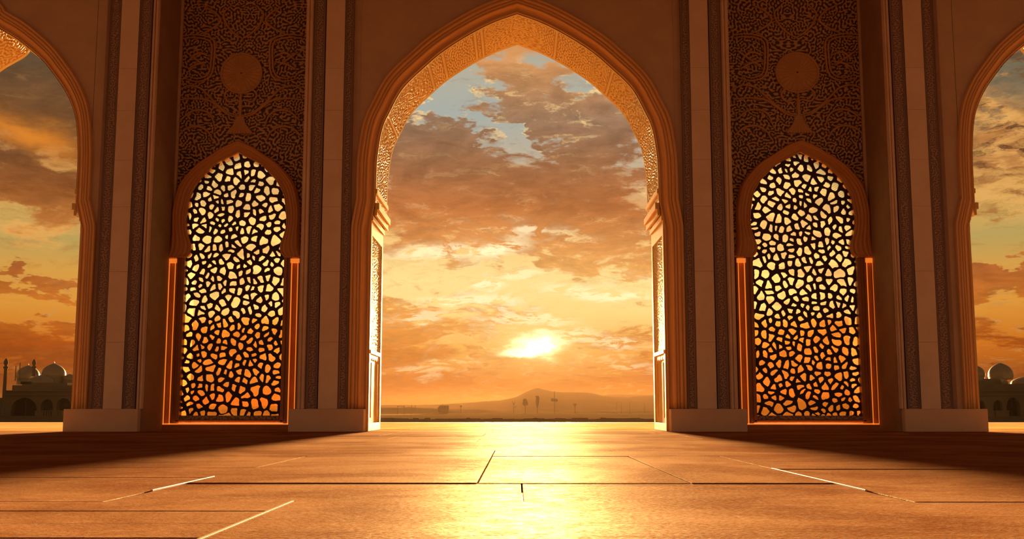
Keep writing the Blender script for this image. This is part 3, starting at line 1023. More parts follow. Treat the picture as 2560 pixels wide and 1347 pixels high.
def bay(side):
    f = (lambda x: x) if side < 0 else (lambda x: g(-x))
    word = 'left' if side < 0 else 'right'
    cx = f(CXB)
    kx = abs(f(-8.0) - f(-5.6)) / 2.4
    XL, XR = sorted((f(-8.35), f(-4.93)))
    inn = [(a * kx, z) for a, z in half_pts(inn_px, Y_BAY - .12)]
    out = [(a * kx, z) for a, z in half_pts(out_px, Y_BAY - .12)]
    inn_h = smooth_path(inn[::-1], 70)
    out_h = smooth_path(out[::-1], 70)
    inn_h[-1][0] = out_h[-1][0] = 0.0
    hw = 1.225 * kx
    # the wall of the bay, open where the window is
    root = empty('carved_wall_panel', ((XL + XR) / 2, Y_BAY, 0))
    tag(root, 'rust brown carved arabesque wall panel above the %s lattice window' % word, 'wall panel', 'carved panels over the lattice windows')
    mb = MB()
    zw = out_h[-1][1]
    mb.box(XL, cx - hw - .02, Y_BAY + .06, Y_OUT, 0, TOP)
    mb.box(cx + hw + .02, XR, Y_BAY + .06, Y_OUT, 0, TOP)
    mb.box(cx - hw - .02, cx + hw + .02, Y_BAY + .06, Y_OUT, 0, .16)
    poly = [(cx + s * a, z) for s, a, z in [(-1, a, z) for a, z in inn_h] + [(1, a, z) for a, z in inn_h[::-1][1:]]]
    for (xa, za), (xb, zb) in zip(poly[:-1], poly[1:]):
        if xb - xa > 1e-4 and za > Z_SPR + .9:
            mb.box(xa, xb, Y_BAY + .10, Y_OUT, max(za, zb) + .02, TOP)
    ohw = out_h[:, 0].max()
    mb.build('panel_backing', M['dark'], root)
    outp = np.array([(a, z) for a, z in out_h])

    def mask(U, V):
        hwz = np.interp(V.ravel(), outp[:, 1], outp[:, 0]).reshape(V.shape)
        inside = (np.abs(U - cx) < hwz - .06) & (V < outp[-1, 1] - .03)
        return ~inside
    ptop = 10.72

    def motifs(U, V, h):
        u = (U - cx) / kx
        # smoother field inside the cartouches at both sides, radiating lines near the tree
        return h
    flat_relief('relief', XL, XR, Z_SPR, ptop, Y_BAY + .03, 0.03, 0.072, 201 + (0 if side < 0 else 7), M['panel'], root, 0.0142, (1.0, 1.0), 0.04, -1, 'y', mask, True, motifs)
    bo = MB()
    for xx in (XL, XR):
        s = 1 if xx == XL else -1
        bo.box(xx, xx + s * .06, Y_BAY - .05, Y_BAY + .1, 0, TOP, .01)
    bo.box(XL, XR, Y_BAY - .05, Y_BAY + .12, ptop - .03, ptop + .09, .015)
    bo.box(XL, XR, Y_BAY + .02, Y_BAY + .12, ptop + .08, TOP)
    bo.build('border', M['trim'], root)
    # raised rosette
    mx, mz = cx, WZ(183, Y_BAY)
    md = MB()
    nr = 96
    rows = []
    for j in range(9):
        rr = 0.02 + j / 8 * 0.47
        rows.append([(mx + kx * rr * (1 + .02 * math.cos(8 * a)) * math.cos(a), Y_BAY - .045 - .012 * math.cos(24 * a + 2.2 * math.sin(2 * a) * j / 8) * min(1, j / 3) + .03 * (j / 8) ** 3,
                      mz + rr * (1 + .02 * math.cos(8 * a)) * math.sin(a)) for a in [2 * math.pi * q / (nr * 2) for q in range(nr * 2)]])
    md.loft(rows, closed=True)
    md.tube([(mx + kx * .50 * math.cos(a), Y_BAY - .03, mz + .50 * math.sin(a)) for a in np.linspace(0, 2 * math.pi, 49)], .028, 6)
    md.build('rosette', M['vine'], root)
    # raised stems, drawn for one half and mirrored
    stems = [
        [(452, 89), (480, 86), (510, 90), (528, 99), (533, 118), (532, 150), (529, 178), (518, 196), (490, 203), (462, 196)],
        [(452, 96), (482, 93), (508, 97), (522, 105), (526, 120), (525, 150), (522, 176), (512, 190), (490, 196), (470, 190)],
        [(602, 212), (602, 240), (600, 262), (601, 291)],
        [(446, 226), (470, 214), (500, 220), (520, 238), (545, 262), (570, 280), (601, 290)],
        [(446, 250), (478, 246), (520, 250), (548, 268), (572, 286), (600, 293)],
        [(452, 300), (480, 278), (510, 276), (530, 290), (540, 318)],
        [(500, 14), (530, 30), (545, 52), (520, 74), (492, 86)],
        [(602, 96), (580, 82), (560, 60), (552, 34), (570, 14)],
        [(602, 232), (578, 222), (562, 236), (572, 254), (594, 250), (602, 262)],
        [(446, 340), (470, 320), (500, 316), (524, 330), (534, 350)],
        [(601, 291), (590, 312), (574, 332)], [(601, 291), (597, 312), (592, 334)],
        [(470, 150), (492, 132), (520, 140)], [(462, 130), (484, 146), (512, 166)], [(468, 172), (490, 160), (518, 154)],
    ]
    vm = MB()
    for st_ in stems:
        for s in (-1, 1):
            pp = []
            for a, b in st_:
                d = Y_BAY * math.cos(PITCH) + (WZ(b, Y_BAY) - EYE) * math.sin(PITCH)
                pp.append((cx + s * (602 - a) * d / F * kx * -1, WZ(b, Y_BAY)))
            pp = smooth_path(pp, len(pp) * 5)
            n = len(pp)
            pts3 = [(min(max(x, XL + .04), XR - .04), Y_BAY - .022, z) for x, z in pp]
            vm.tube(pts3, [0.030 * (0.45 + 0.55 * math.sin(math.pi * min(1, (q + 2) / (n + 2)))) for q in range(n)], 6, 1.2)
    # foot of the stem: a flaring tuft over the window
    zt0, zt1 = WZ(334, Y_BAY), WZ(291, Y_BAY)
    for q in range(-4, 5):
        pp = smooth_path([(cx + q * .018, zt1), (cx + q * .035, (zt0 + zt1) / 2), (cx + q * .075, zt0)], 8)
        vm.tube([(x, Y_BAY - .03, z) for x, z in pp], [.016, .02, .024, .028, .032, .036, .04, .04], 6)
    vm.build('stem', M['vine'], root)

    # ---- the window
    win = empty('window_%d' % (1 if side < 0 else 2), (cx, Y_BAY, 0))
    tag(win, 'tall keel-arched window %s of the middle archway, with irregular dark lattice over amber glass' % word, 'window', None, 'structure')
    mo = MB()
    prof = [(0.0, .16), (0.0, -.06), (0.04, -.10), (0.10, -.12), (0.14, -.09), (.20, -.13), (.27, -.15), (.33, -.12), (.40, -.16), (.48, -.175), (.55, -.145), (.62, -.18), (.70, -.19), (.76, -.165), (.82, -.19),
            (.90, -.18), (.96, -.15), (1.0, -.10), (1.0, .06)]
    rows = []
    for s_, y in prof:
        r_ = inn_h * (1 - s_) + out_h * s_
        rows.append([(cx - a, Y_BAY + y, z) for a, z in r_] + [(cx + a, Y_BAY + y, z) for a, z in r_[::-1][1:]])
    mo.loft(rows)
    mo.build('arch_moulding', M['redwood'], win)
    # foot of the moulding closes on a small shelf
    sh = MB()
    for s in (-1, 1):
        sh.box(cx + s * inn_h[0][0], cx + s * (out_h[0][0] + .02), Y_BAY - .17, Y_BAY + .06, Z_SPR - .03, Z_SPR + .02, .008)
    sh.build('moulding_foot', M['redwood'], win)
    z_b = .30
    hx_out = 1.60 * kx
    # outer frame with a groove that carries the light strips
    fr = MB()
    yf = Y_BAY - .16
    for s in (-1, 1):
        fr.box(cx + s * hx_out, cx + s * (hx_out - .05), yf, Y_BAY + .08, .0, Z_SPR - .04, .008)
        fr.box(cx + s * (hx_out - .05), cx + s * (hx_out - .21), yf + .10, Y_BAY + .08, .0, Z_SPR - .04)
        fr.box(cx + s * (hx_out - .21), cx + s * (hx_out - .26), yf, Y_BAY + .08, .17, Z_SPR - .04, .008)
    fr.box(cx - hx_out, cx + hx_out, yf, Y_BAY + .08, .0, .135, .01)
    fr.build('outer_frame', M['frame'], win)
    ib = MB()
    for s in (-1, 1):
        ib.box(cx + s * (hx_out - .26), cx + s * (hw - .01), Y_BAY - .08, Y_BAY + .12, .17, Z_SPR + .05, .01)
        ib.box(cx + s * (hw + .05), cx + s * (hw - .03), Y_BAY - .11, Y_BAY + .12, .17, Z_SPR + .0, .01)
    ib.box(cx - hw - .06, cx + hw + .06, Y_BAY - .08, Y_BAY + .12, .17, z_b, .01)
    ib.box(cx - hw - .06, cx + hw + .06, Y_BAY - .11, Y_BAY + .12, .20, .24, .008)
    ib.build('inner_frame', M['frame'], win)
    ls = MB()
    for s in (-1, 1):
        for q in (hx_out - .055, hx_out - .205):
            ls.box(cx + s * q - .011, cx + s * q + .011, yf - .004, yf + .03, .14, Z_SPR - .16)
        w0 = ls
        ls.box(cx + s * (hx_out - .02), cx + s * (hx_out - .235), yf - .01, yf + .05, Z_SPR - .155, Z_SPR - .05)
    ls.box(cx - hx_out + .03, cx + hx_out - .03, yf - .004, yf + .04, .137, .165)
    ls.build('light_strip', M['strip'], win)
    rb = flat_relief('carved_rail', cx - hw, cx + hw, .245, .345, Y_BAY - .085, .015, .07, 5, M['band'], win, 0.02)
    lattice_mesh(cx, hw + .09, .28, inn_h[-1][1] + .05, Y_BAY + .014, Y_BAY + .058, 4 if side < 0 else 9).build('lattice', M['lattice'], win, fix=True)
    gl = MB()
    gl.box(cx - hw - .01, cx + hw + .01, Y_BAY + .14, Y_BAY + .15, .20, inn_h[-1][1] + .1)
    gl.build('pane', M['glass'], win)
    return root


M['vine'] = stone('carved_stem', (.74, .46, .22), (.64, .38, .17), 0.5)
bay(-1)
bay(1)

# ------------------------------------------------------------------ hall: ceiling over the viewer
def struct(name, mb, m_, **kw):
    o = mb.build(name, m_, None)
    o['kind'] = 'structure'
    return o


mb = MB()
mb.box(-17, 17, -8, Y_OUT, TOP + .02, TOP + .4)
struct('ceiling', mb, M['ceil'])

# ------------------------------------------------------------------ floor of stone slabs
def slabs(outside):
    rng = random.Random(3)
    mb = MB()
    G = 0.010

    def s(x0, x1, y0, y1, dz=None):
        if (y0 > 24.5) != bool(outside):
            rng.random()
            return
        h = rng.uniform(-.003, .003) if dz is None else dz
        mb.box(x0 + G / 2, x1 - G / 2, y0 + G / 2, y1 - G / 2, -.12, h, .004)
    # row nearest the camera
    s(-14, -1.22, 1.2, 4.32); s(-14, -1.22, 4.32, 4.86); s(-14, -1.22, 4.86, 5.44); s(-14, -1.22, 5.44, 5.97)
    s(-1.22, 14, 1.2, 5.97, 0.0)
    # second row
    s(-14, -2.25, 5.97, 6.80); s(-2.25, .03, 5.97, 7.46); s(.03, 2.15, 5.97, 7.46); s(2.15, 14, 5.97, 6.80)
    s(-14, -2.25, 6.80, 8.10); s(2.15, 14, 6.80, 9.20)
    s(-2.25, -.27, 7.46, 9.40); s(-.27, 1.18, 7.46, 9.40); s(1.18, 2.15, 7.46, 9.20)
    s(-14, -2.25, 8.10, 9.40); s(-2.25, -.27, 9.40, 11.7); s(-.27, 1.18, 9.40, 11.7); s(1.18, 2.15, 9.20, 11.7)
    s(2.15, 14, 9.20, 11.7); s(-14, -2.25, 9.40, 11.7)
    s(-14, -.27, 11.7, 13.2); s(-.27, 14, 11.7, 13.2)
    s(-14, -2.3, 13.2, 16.7); s(-2.3, 1.2, 13.2, 16.7); s(1.2, 14, 13.2, 16.7)
    rows = [16.7, 18.4, 20.4, 22.6, 24.6, 27.0, 29.5, 32.0, 35.0, 38.0, 40.2]
    xs0 = [-18, -9.4, -3.6, -1.5, 2.0, 4.6, 9.8, 18]
    for k, (a, b) in enumerate(zip(rows[:-1], rows[1:])):
        xs = [-30] + [x + rng.uniform(-1.2, 1.2) for x in xs0] + [30] if a > 24 else [-14] + sorted(x + rng.uniform(-1.2, 1.2) for x in xs0[1:-1]) + [14]
        for u, v in zip(xs[:-1], xs[1:]):
            s(u, v, a, b)
    for sg in (-1, 1):
        yy = 1.2
        while yy < 24.5:
            s(sg * 14 if sg > 0 else -30, 30 if sg > 0 else -14, yy, min(yy + 2.2, 24.6))
            yy += 2.2
    s(-30, 30, -8, 1.2)
    return mb


struct('floor', slabs(0), M['floor'])
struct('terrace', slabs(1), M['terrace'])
mb = MB()
mb.box(-30, 30, -8, 40.4, -.5, -.035)
struct('floor_bed', mb, M['dark'])
mb = MB()
mb.box(-32, 32, 40.2, 40.9, -8.5, .004, .02)
struct('trim_1', mb, M['plinth'])
# pale strips added in some joints for sun glinting on the slab edges
for i, (x, y0, y1) in enumerate([(-1.22, 2.2, 5.97), (-2.25, 6.75, 8.12), (2.15, 6.78, 9.25)]):
    mb = MB()
    mb.box(x - .008, x + .008, y0, y1, -.05, .008, .003)
    struct('trim_%d' % (i + 2), mb, M['edge_glint'])

# ------------------------------------------------------------------ land beyond the terrace
GZ = -7.6
rng = np.random.default_rng(5)


def height_field(name, xs, ys, fn, m_):
    X_, Y_ = np.meshgrid(xs, ys, indexing='ij')
    Z_ = fn(X_, Y_)
    P3 = np.stack([X_, Y_, Z_], -1)
    o = relief_mesh(name, P3, np.zeros_like(P3), np.zeros_like(X_), 0.0, m_)
    o['kind'] = 'structure'
    return o


def wob(x, s, seed):
    r = np.random.default_rng(seed)
    out = np.zeros_like(x)
    for k in range(1, 7):
        out += np.sin(x / s * k * 1.7 + r.uniform(0, 6.28)) / k
    return out


mb = MB()
mb.box(-6000, 6000, 41, 9000, GZ - 2, GZ)
struct('ground', mb, M['desert'])


def ridge(pts, Y):
    """pts: (px, py) of a skyline at distance Y -> x, z arrays"""
    a = [W(px, py, Y) for px, py in pts]
    return np.array([p[0] for p in a]), np.array([p[1] for p in a])


def hill(name, pts, Y, depth, seed, step=12):
    rx, rz = ridge(pts, Y)
    xs = np.arange(rx[0], rx[-1], step)
    ys = np.linspace(Y - depth, Y + depth, 40)
    prof = np.interp(xs, rx, rz) + wob(xs, 60.0, seed) * 0.6

    def fn(X_, Y_):
        c_ = np.clip(1 - np.abs(Y_ - Y) / depth, 0, 1)
        c_ = c_ * c_ * (3 - 2 * c_)
        h = np.broadcast_to(prof[:, None], X_.shape)
        rg = wob(X_ + Y_ * .4, 90.0, seed + 1) * 2.0 * c_ * (1 - c_) * 2
        return GZ - 3 + (h - GZ + 3) * c_ + rg
    return height_field(name, xs, ys, fn, M['hill'])


hill('hill_far', [(-300, 1018), (300, 1016), (700, 1014), (930, 1012), (1050, 1012), (1150, 1008), (1250, 1000), (1290, 993), (1315, 980), (1330, 973), (1343, 969), (1356, 973), (1380, 978),
                  (1420, 980), (1460, 981), (1485, 984), (1510, 990), (1560, 992), (1640, 988), (1760, 990), (2100, 1000), (2900, 1015)], 4000.0, 900.0, 3)
hill('hill_range', [(1300, 1021), (1430, 1010), (1480, 998), (1520, 985), (1580, 986), (1640, 987), (1800, 982), (2000, 990), (2600, 1012)], 5200.0, 700.0, 8)
hill('hill_low', [(-200, 1026), (300, 1025), (700, 1022), (940, 1019), (1010, 1018), (1060, 1020), (1130, 1021), (1190, 1022), (1260, 1026), (1500, 1026), (1800, 1022), (2400, 1025)], 2300.0, 260.0, 12)


# ------------------------------------------------------------------ far buildings
def dome_prof(r, z0, z1, pointed=True):
    """bulging pointed dome"""
    H = z1 - z0
    return [(r * .93, z0), (r * .985, z0 + H * .10), (r, z0 + H * .22), (r * .985, z0 + H * .36), (r * .92, z0 + H * .52), (r * .79, z0 + H * .67), (r * .60, z0 + H * .80), (r * .40, z0 + H * .89), (r * .20, z0 + H * .96), (r * .05, z0 + H), (0.001, z0 + H * 1.005)]


def finial(mb, x, y, z, h):
    mb.lathe(x, y, [(h * .02, z - h * .1), (h * .10, z + h * .12), (h * .16, z + h * .25), (h * .07, z + h * .38), (h * .10, z + h * .5), (h * .03, z + h * .62), (0.001, z + h)], 10)


def put_dome(root, Y, px, py0, py1, rpx, fin=5, drum=4):
    x, z0 = W(px, py0, Y)
    z1 = WZ(py1, Y)
    k = Y / 2722
    y = Y + rpx * k
    mb = MB()
    mb.lathe(x, y, [(rpx * k * .93, z0 - drum * k), (rpx * k * .93, z0)] + dome_prof(rpx * k, z0, z1), 40)
    o = mb.build('dome', M['dome'], root)
    if fin:
        fm = MB()
        finial(fm, x, y, z1, fin * k)
        fo = fm.build('finial', M['dome'], None)
        fo.parent = o
        fo.data.transform(__import__('mathutils').Matrix.Translation(-root.location))
    return o


def minaret(root, Y, px, py0, py1, wpx, gallery=0.35, name='minaret'):
    k = Y / 2722
    x, z0 = W(px, py0, Y)
    z1 = WZ(py1, Y)
    H = z1 - z0
    r = wpx * k / 2
    g0 = z1 - H * gallery
    mb = MB()
    mb.lathe(x, Y + r, [(r * 1.25, z0), (r * 1.0, z0 + H * .1), (r * .85, g0 - r), (r * 1.35, g0), (r * 1.35, g0 + r * .5), (r * .8, g0 + r * .6), (r * .8, g0 + r * 1.6), (r * 1.15, g0 + r * 1.9), (r * 1.25, g0 + r * 3.0),
                        (r * .9, g0 + r * 4), (r * .4, g0 + r * 4.8), (r * .1, g0 + r * 5.2), (r * .08, z1), (0.001, z1 + r * .2)], 16)
    return mb.build(name, M['mosque'], root)


def arcade(root, Y, x0, x1, ztop, zbot, arches, thick, name='arcade_wall', pointed=True):
    """front wall with arched openings; arches: (px centre, half px width, px top, px foot)"""
    k = Y / 2722
    a = sorted(arches)
    edges = []
    mb = MB()
    xprev = x0
    for (pc, hw_, pt, pf) in a:
        c_ = WX(pc, 1010, Y)
        h_ = hw_ * k
        zt_, zf = WZ(pt, Y), WZ(pf, Y)
        mb.box(xprev, c_ - h_, Y, Y + thick, zbot, ztop)
        n = 20
        rise = min((zt_ - zf) * .7, h_ * (1.25 if pointed else 1.0))
        zs_ = zt_ - rise
        pts = []
        for i in range(n + 1):
            u = -1 + 2 * i / n
            if pointed:
                au = abs(u)
                zz = zs_ + rise * (1 - au ** 2.2) ** .62 * (1 - .12 * (1 - au) * 0) 
            else:
                zz = zs_ + rise * math.sqrt(max(0, 1 - u * u))
            pts.append((c_ + u * h_, zz))
        for (xa, za), (xb, zb) in zip(pts[:-1], pts[1:]):
            mb.add([(xa, Y, za), (xb, Y, zb), (xb, Y, ztop), (xa, Y, ztop)], [(0, 1, 2, 3)])
            mb.add([(xa, Y, za), (xb, Y, zb), (xb, Y + thick, zb), (xa, Y + thick, za)], [(0, 1, 2, 3)])
        # raised moulding round the arch
        ring = [(c_ + (x - c_) * 1.10, z + .5 * k * 3) for x, z in pts]
        mb.add([(x, Y - .3 * k * 4, z) for x, z in pts] + [(x, Y - .3 * k * 4, z) for x, z in ring], [(i, i + 1, n + 2 + i, n + 1 + i) for i in range(n)])
        mb.box(c_ - h_, c_ + h_, Y, Y + thick, zbot, zf)
        edges.append((c_, h_, zt_, zf))
        xprev = c_ + h_
    mb.box(xprev, x1, Y, Y + thick, zbot, ztop)
    o = mb.build(name, M['mosque'], root, fix=False)
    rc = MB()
    rc.box(x0, x1, Y + thick, Y + thick + .5, zbot, ztop)  # dark backing sheet standing for the shaded interior
    rc.build('arcade_recess', M['mosque_shade'], root)
    for c_, h_, zt_, zf in edges[:]:
        mu = MB()
        mu.box(c_ - .25 * k, c_ + .25 * k, Y + thick * .5, Y + thick * .5 + .3 * k, zf, zt_ - .2)
        mu.build('mullion', M['mosque'], root)
    return o


# left: domed mosque
YM = 600.0
K = YM / 2722
root = empty('domed_mosque', (WX(90, 1030, YM), YM, GZ))
tag(root, 'distant dusky mosque with several domes seen through the left side arch', 'mosque', 'domed mosques beyond the terrace')
xl, xr = WX(-190, 1020, YM), WX(260, 1020, YM)
arcade(root, YM, WX(6, 1020, YM), xr, WZ(977, YM), GZ, [(58, 33, 994, 1040), (115, 15, 998, 1040), (157, 18, 995, 1040), (205, 20, 995, 1040)], 4.0, pointed=False)
mb = MB()
mb.box(WX(-190, 1020, YM), WX(6, 1020, YM), YM + 3, YM + 30, GZ, WZ(994, YM))
mb.box(WX(-190, 1020, YM), WX(0, 1020, YM), YM + 2, YM + 4, WZ(1000, YM), WZ(996, YM))
mb.box(WX(14, 1020, YM), xr, YM + 5, YM + 40, GZ, WZ(962, YM))
mb.box(WX(24, 1020, YM), WX(140, 1020, YM), YM + 12, YM + 40, WZ(962, YM), WZ(955, YM))
mb.build('upper_storey', M['mosque'], root)
mb = MB()
mb.box(WX(4, 1020, YM), xr, YM - 1.2, YM + 5, WZ(988, YM), WZ(985.5, YM))
mb.box(WX(4, 1020, YM), xr, YM - 1.6, YM + 5, WZ(978, YM), WZ(975.5, YM))
mb.build('cornice', M['mosque'], root)
mb = MB()
mb.box(WX(25, 950, YM), WX(52, 950, YM), YM + 11.6, YM + 12, WZ(958, YM), WZ(952, YM))
mb.build('roof_window', M['mosque_shade'], root)
put_dome(root, YM + 22, 54, 946, 912, 28, 6, 14)
put_dome(root, YM + 24, 118, 945, 907, 30, 9, 14)
put_dome(root, YM + 13, 86, 961, 936, 32, 0)
put_dome(root, YM + 26, 165, 950, 934, 17, 3, 14)
minaret(root, YM + 8, 79, 940, 901, 8, .42)
mb = MB()
for px, t0, t1 in ((35, 914, 952), (45, 906, 952)):
    x, z = W(px, t1, YM + 20)
    mb.tube([(x, YM + 20, z), (x, YM + 20, WZ(t0, YM + 20))], .25, 6)
mb.build('roof_mast', M['mosque'], root)

root = empty('minaret', (WX(10, 1020, YM - 15), YM - 15, GZ))
tag(root, 'slender dark minaret at the far left, left of the domed mosque', 'minaret')
minaret(root, YM - 15, 2, 1040, 899, 9, .135, 'tower')

YW = 560.0
mb = MB()
mb.box(WX(-200, 1040, YW), WX(230, 1040, YW), YW, YW + 1.5, GZ, WZ(1040, YW))
mb.box(WX(-200, 1040, YW), WX(230, 1040, YW), YW - .5, YW + 2, WZ(1041.5, YW), WZ(1039.5, YW))
tag(mb.build('boundary_wall', M['mosque']), 'low dark boundary wall in front of the mosque seen through the left side arch', 'wall')
mb = MB()
x0, x1 = WX(86, 1030, YM - 20), WX(170, 1030, YM - 20)
mb.box(x0, x1, YM - 20, YM - 19.4, WZ(1027.5, YM - 20), WZ(1025.5, YM - 20))
mb.box(x0, x1, YM - 20, YM - 19.4, GZ, WZ(1039, YM - 20))
for i in range(15):
    xx = x0 + (x1 - x0) * i / 14
    mb.box(xx - .25, xx + .25, YM - 20, YM - 19.4, GZ, WZ(1026, YM - 20))
mb.box(x0, x0 + (x1 - x0) * .18, YM - 19.9, YM - 19.6, GZ, WZ(1026, YM - 20))
mb.box(x0 + (x1 - x0) * .75, x1, YM - 19.9, YM - 19.6, GZ, WZ(1026, YM - 20))
tag(mb.build('balustrade', M['mosque']), 'pale balustrade before the arches of the left mosque', 'balustrade')

# right: second mosque
root = empty('domed_mosque', (WX(2500, 1030, YM), YM, GZ))
tag(root, 'distant dusky mosque with pointed arches and a rim-lit dome seen through the right side arch', 'mosque', 'domed mosques beyond the terrace')
xl, xr = WX(2330, 1020, YM), WX(2760, 1020, YM)
arcade(root, YM, xl, xr, WZ(977, YM), GZ, [(2451, 9, 1001, 1026), (2492, 12, 1000, 1030), (2530, 17, 993, 1040), (2590, 17, 996, 1040), (2650, 17, 996, 1040)], 4.0)
mb = MB()
mb.box(xl, xr, YM + 5, YM + 40, GZ, WZ(959, YM))
mb.box(xl, WX(2525, 950, YM), YM + 12, YM + 40, WZ(959, YM), WZ(949, YM))
mb.box(WX(2484, 950, YM), WX(2545, 950, YM), YM + 14, YM + 40, WZ(949, YM), WZ(945, YM))
mb.build('upper_storey', M['mosque'], root)
mb = MB()
mb.box(xl, xr, YM - 1.2, YM + 5, WZ(988, YM), WZ(985, YM))
mb.box(xl, xr, YM - 1.6, YM + 5, WZ(978, YM), WZ(976, YM))
mb.build('cornice', M['mosque'], root)
put_dome(root, YM + 22, 2443, 943, 910, 29, 5)
put_dome(root, YM + 20, 2513, 946, 906, 30, 4, 2)
put_dome(root, YM + 8, 2513, 958, 950, 9, 0)
put_dome(root, YM + 20, 2576, 962, 941, 34, 0)
mb = MB()
for a, b in ((2456, 2484), (2486, 2520), (2548, 2600)):
    mb.box(WX(a, 1030, YM - 12), WX(b, 1030, YM - 12), YM - 12, YM - 10, GZ, WZ(1026.5, YM - 12))
    mb.box(WX(a, 1030, YM - 12) - .2, WX(b, 1030, YM - 12) + .2, YM - 12.3, YM - 9.7, WZ(1028, YM - 12), WZ(1026, YM - 12))
mb.build('parapet', M['mosque'], root)
mb = MB()
mb.box(WX(2330, 1040, YW), WX(2760, 1040, YW), YW, YW + 1.5, GZ, WZ(1041, YW))
mb.box(WX(2330, 1040, YW), WX(2760, 1040, YW), YW - .5, YW + 2, WZ(1042.5, YW), WZ(1040.5, YW))
tag(mb.build('boundary_wall', M['mosque']), 'low dark boundary wall in front of the mosque seen through the right side arch', 'wall')

# ---- small things on the plain, seen through the middle arch
YP = 1900.0
KP = YP / 2722


def pz(y):
    return WZ(y, YP)


def px_(x):
    return WX(x, 1015, YP)


def pole_thing(name, label, cat, x, ytop, parts, group=None, base=1031):
    root = empty(name, (px_(x), YP, GZ))
    tag(root, label, cat, group)
    mb = MB()
    mb.tube([(px_(x), YP, GZ), (px_(x), YP, pz(ytop))], .75 * KP, 8)
    mb.build('pole', M['metal'], root)
    for nm, mb2 in parts:
        mb2.build(nm, M['metal'], root)
    return root


def ell(x, y, rx, ry):
    mb = MB()
    k = 12
    mb.lathe(px_(x), YP, [(rx * KP * math.sin(math.pi * q / k) + 1e-3, pz(y) - ry * KP * math.cos(math.pi * q / k)) for q in range(k + 1)], 14)
    return mb


def bar(x0, y0, x1, y1, w=.6):
    return MB().tube([(px_(x0), YP, pz(y0)), (px_(x1), YP, pz(y1))], w * KP, 6)


pole_thing('antenna_mast', 'tall thin mast with round dishes rising before the hill', 'mast', 1386, 978,
           [('dish', ell(1382, 999, 5, 4.5)), ('dish', ell(1390, 1001, 4.5, 4)), ('crossarm', bar(1379, 995, 1392, 996))])
pole_thing('water_tower', 'slim tower with a pale tank on a tapering neck, left of the tall mast', 'tower', 1343, 1012,
           [('tank', ell(1344, 997, 4.5, 8)), ('neck', MB().lathe(px_(1343), YP, [(1.2 * KP, pz(1020)), (4.5 * KP, pz(1004)), (4.8 * KP, pz(1002)), (.1, pz(1001))], 12)), ('cap', bar(1338, 991, 1347, 990, 1.2))])
t_ = pole_thing('leafy_tree', 'dark rounded tree on the plain below the hill', 'tree', 1313, 1008, [])
for c_ in list(t_.children):
    c_.name = 'trunk'
crown = MB()
for q in range(11):
    rr = random.Random(q)
    e_ = ell(1313 + rr.uniform(-3, 3.5), 1003 + rr.uniform(-4, 7), rr.uniform(3.5, 6), rr.uniform(3.5, 6))
    crown.add(e_.v, e_.f, True)
crown.build('crown', M['metal'], t_)
pole_thing('bare_tree', 'thin bare tree on the plain left of the dark rounded tree', 'tree', 1284, 1008,
           [('branch', bar(1284, 1010, 1280, 1002)), ('branch', bar(1284, 1012, 1288, 1002)), ('branch', bar(1284, 1020, 1291, 1014))])
pole_thing('lamp_tower', 'stout post with a flat head right of the tall mast', 'post', 1437, 1012,
           [('head', MB().lathe(px_(1437), YP, [(1.2 * KP, pz(1016)), (4.6 * KP, pz(1010)), (4.6 * KP, pz(1008.5)), (.1, pz(1008))], 12))])
pole_thing('lamp_tower', 'small post with a flat head right of the round storage tank', 'post', 1152, 1015,
           [('head', MB().lathe(px_(1152), YP, [(.8 * KP, pz(1018)), (3 * KP, pz(1014.5)), (3 * KP, pz(1013.5)), (.1, pz(1013))], 12))])
root = empty('storage_tank', (px_(1108), YP, GZ))
tag(root, 'round storage tank with a mast beside it at the left of the plain', 'tank')
mb = MB()
rows = []
for q in range(13):
    u = q / 12
    rows.append([(px_(1095 + 27 * u), YP + 8 * KP * math.cos(a), pz(1022) + 9 * KP * min(1, math.sqrt(max(.02, 1 - (max(0, .28 - u) / .3) ** 2))) * math.sin(a)) for a in np.linspace(0, 2 * math.pi, 20, endpoint=False)])
mb.loft(rows, closed=True)
mb.add(rows[0], [list(range(20))]).add(rows[-1], [list(range(20))])
mb.box(px_(1097), px_(1120), YP - 3, YP + 3, GZ, pz(1024))
mb.build('tank_shell', M['metal'], root)
bar(1107, 1034, 1107, 1010, .8).build('mast', M['metal'], root)
for i, (a, b, yt, lab) in enumerate([(994, 1010, 1014, 'wide goalpost-like pylon at the far left of the plain'), (1029, 1038, 1012, 'narrow twin-post pylon at the left of the plain')]):
    root = empty('pylon', (px_(a), YP, GZ))
    tag(root, lab, 'pylon', 'pylons on the plain')
    for x in (a, b):
        bar(x, 1035, x, yt, .6).build('post', M['metal'], root)
    bar(a - 2, yt + (1 if i == 0 else 9), b + 2, yt + (1 if i == 0 else 9), .5).build('crossbar', M['metal'], root)
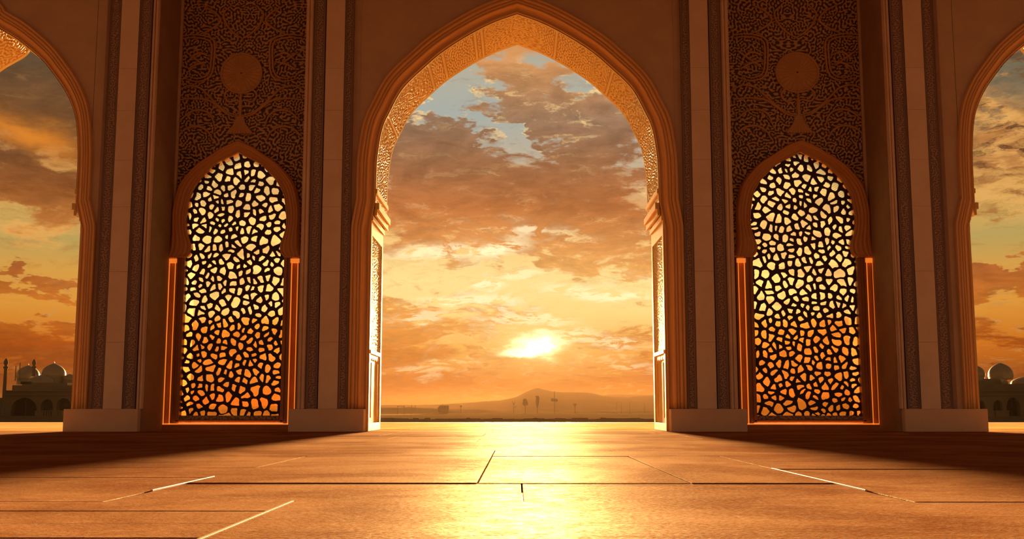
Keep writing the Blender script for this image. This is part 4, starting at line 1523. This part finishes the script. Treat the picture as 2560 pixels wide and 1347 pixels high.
for x, yt, lab in ((1541, 1003, 'thin pole on the plain, leftmost of the four at the right'), (1553, 1004, 'thin pole on the plain, second from left of the four at the right'),
                   (1574, 1006, 'thin pole on the plain, third from left of the four at the right'), (1611, 1007, 'thin pole on the plain, rightmost of the four at the right')):
    mb = MB().tube([(px_(x), YP, GZ), (px_(x), YP, pz(yt))], .42 * KP, 6)
    tag(mb.build('utility_pole', M['metal']), lab, 'pole', 'thin poles on the plain')
# low field walls and a strip of water
YF = 680.0
mb = MB()
r0 = random.Random(8)
xw = WX(930, 1045, YF)
while xw < WX(1660, 1045, YF):
    w_ = r0.uniform(1.5, 7)
    mb.box(xw, xw + w_, YF, YF + 2, GZ, WZ(1046 + r0.uniform(-2.5, 1.5), YF))
    xw += w_
M['field'] = stone('field_stone', (.62, .42, .22), (.5, .33, .17), 0.95, 0.05, 0.0, 0.0, 0.6)
tag(mb.build('field_wall', M['field']), 'low broken field wall along the near edge of the plain', 'wall')
mb = MB()
pts = []
for a in np.linspace(0, 2 * math.pi, 40, endpoint=False):
    pts.append((WX(975, 1034, 1500) + 34 * math.cos(a) * (1 + .1 * math.sin(3 * a)), 1560 + 160 * math.sin(a), GZ + .12))
mb.add(pts, [list(range(40))])
m, t, p = mat('still_water')
p.inputs['Base Color'].default_value = (.3, .2, .1, 1)
p.inputs['Roughness'].default_value = 0.08
M['water'] = m
tag(mb.build('pond', M['water'], None, fix=False), 'bright strip of still water at the left of the plain', 'pond', None, 'structure')

# ------------------------------------------------------------------ evening haze over the plain
m = bpy.data.materials.new('evening_haze')
m.use_nodes = True
t = NT(m.node_tree)
t.n.clear()
sc_ = t.new('ShaderNodeVolumeScatter')
sc_.inputs['Color'].default_value = (1.0, .66, .36, 1)
sc_.inputs['Density'].default_value = 2.7e-6
sc_.inputs['Anisotropy'].default_value = 0.7
ab = t.new('ShaderNodeVolumeAbsorption')
ab.inputs['Color'].default_value = (.62, .45, .25, 1)
ab.inputs['Density'].default_value = 3.0e-4
ad = t.new('ShaderNodeAddShader')
t.l.new(sc_.outputs[0], ad.inputs[0])
t.l.new(ab.outputs[0], ad.inputs[1])
om = t.new('ShaderNodeOutputMaterial')
t.l.new(ad.outputs[0], om.inputs['Volume'])
mb = MB()
mb.box(-5500, 5500, 300, 8000, GZ - 1, 70)
hz = mb.build('haze', m)
tag(hz, 'warm evening haze lying over the plain', 'haze', None, 'stuff')
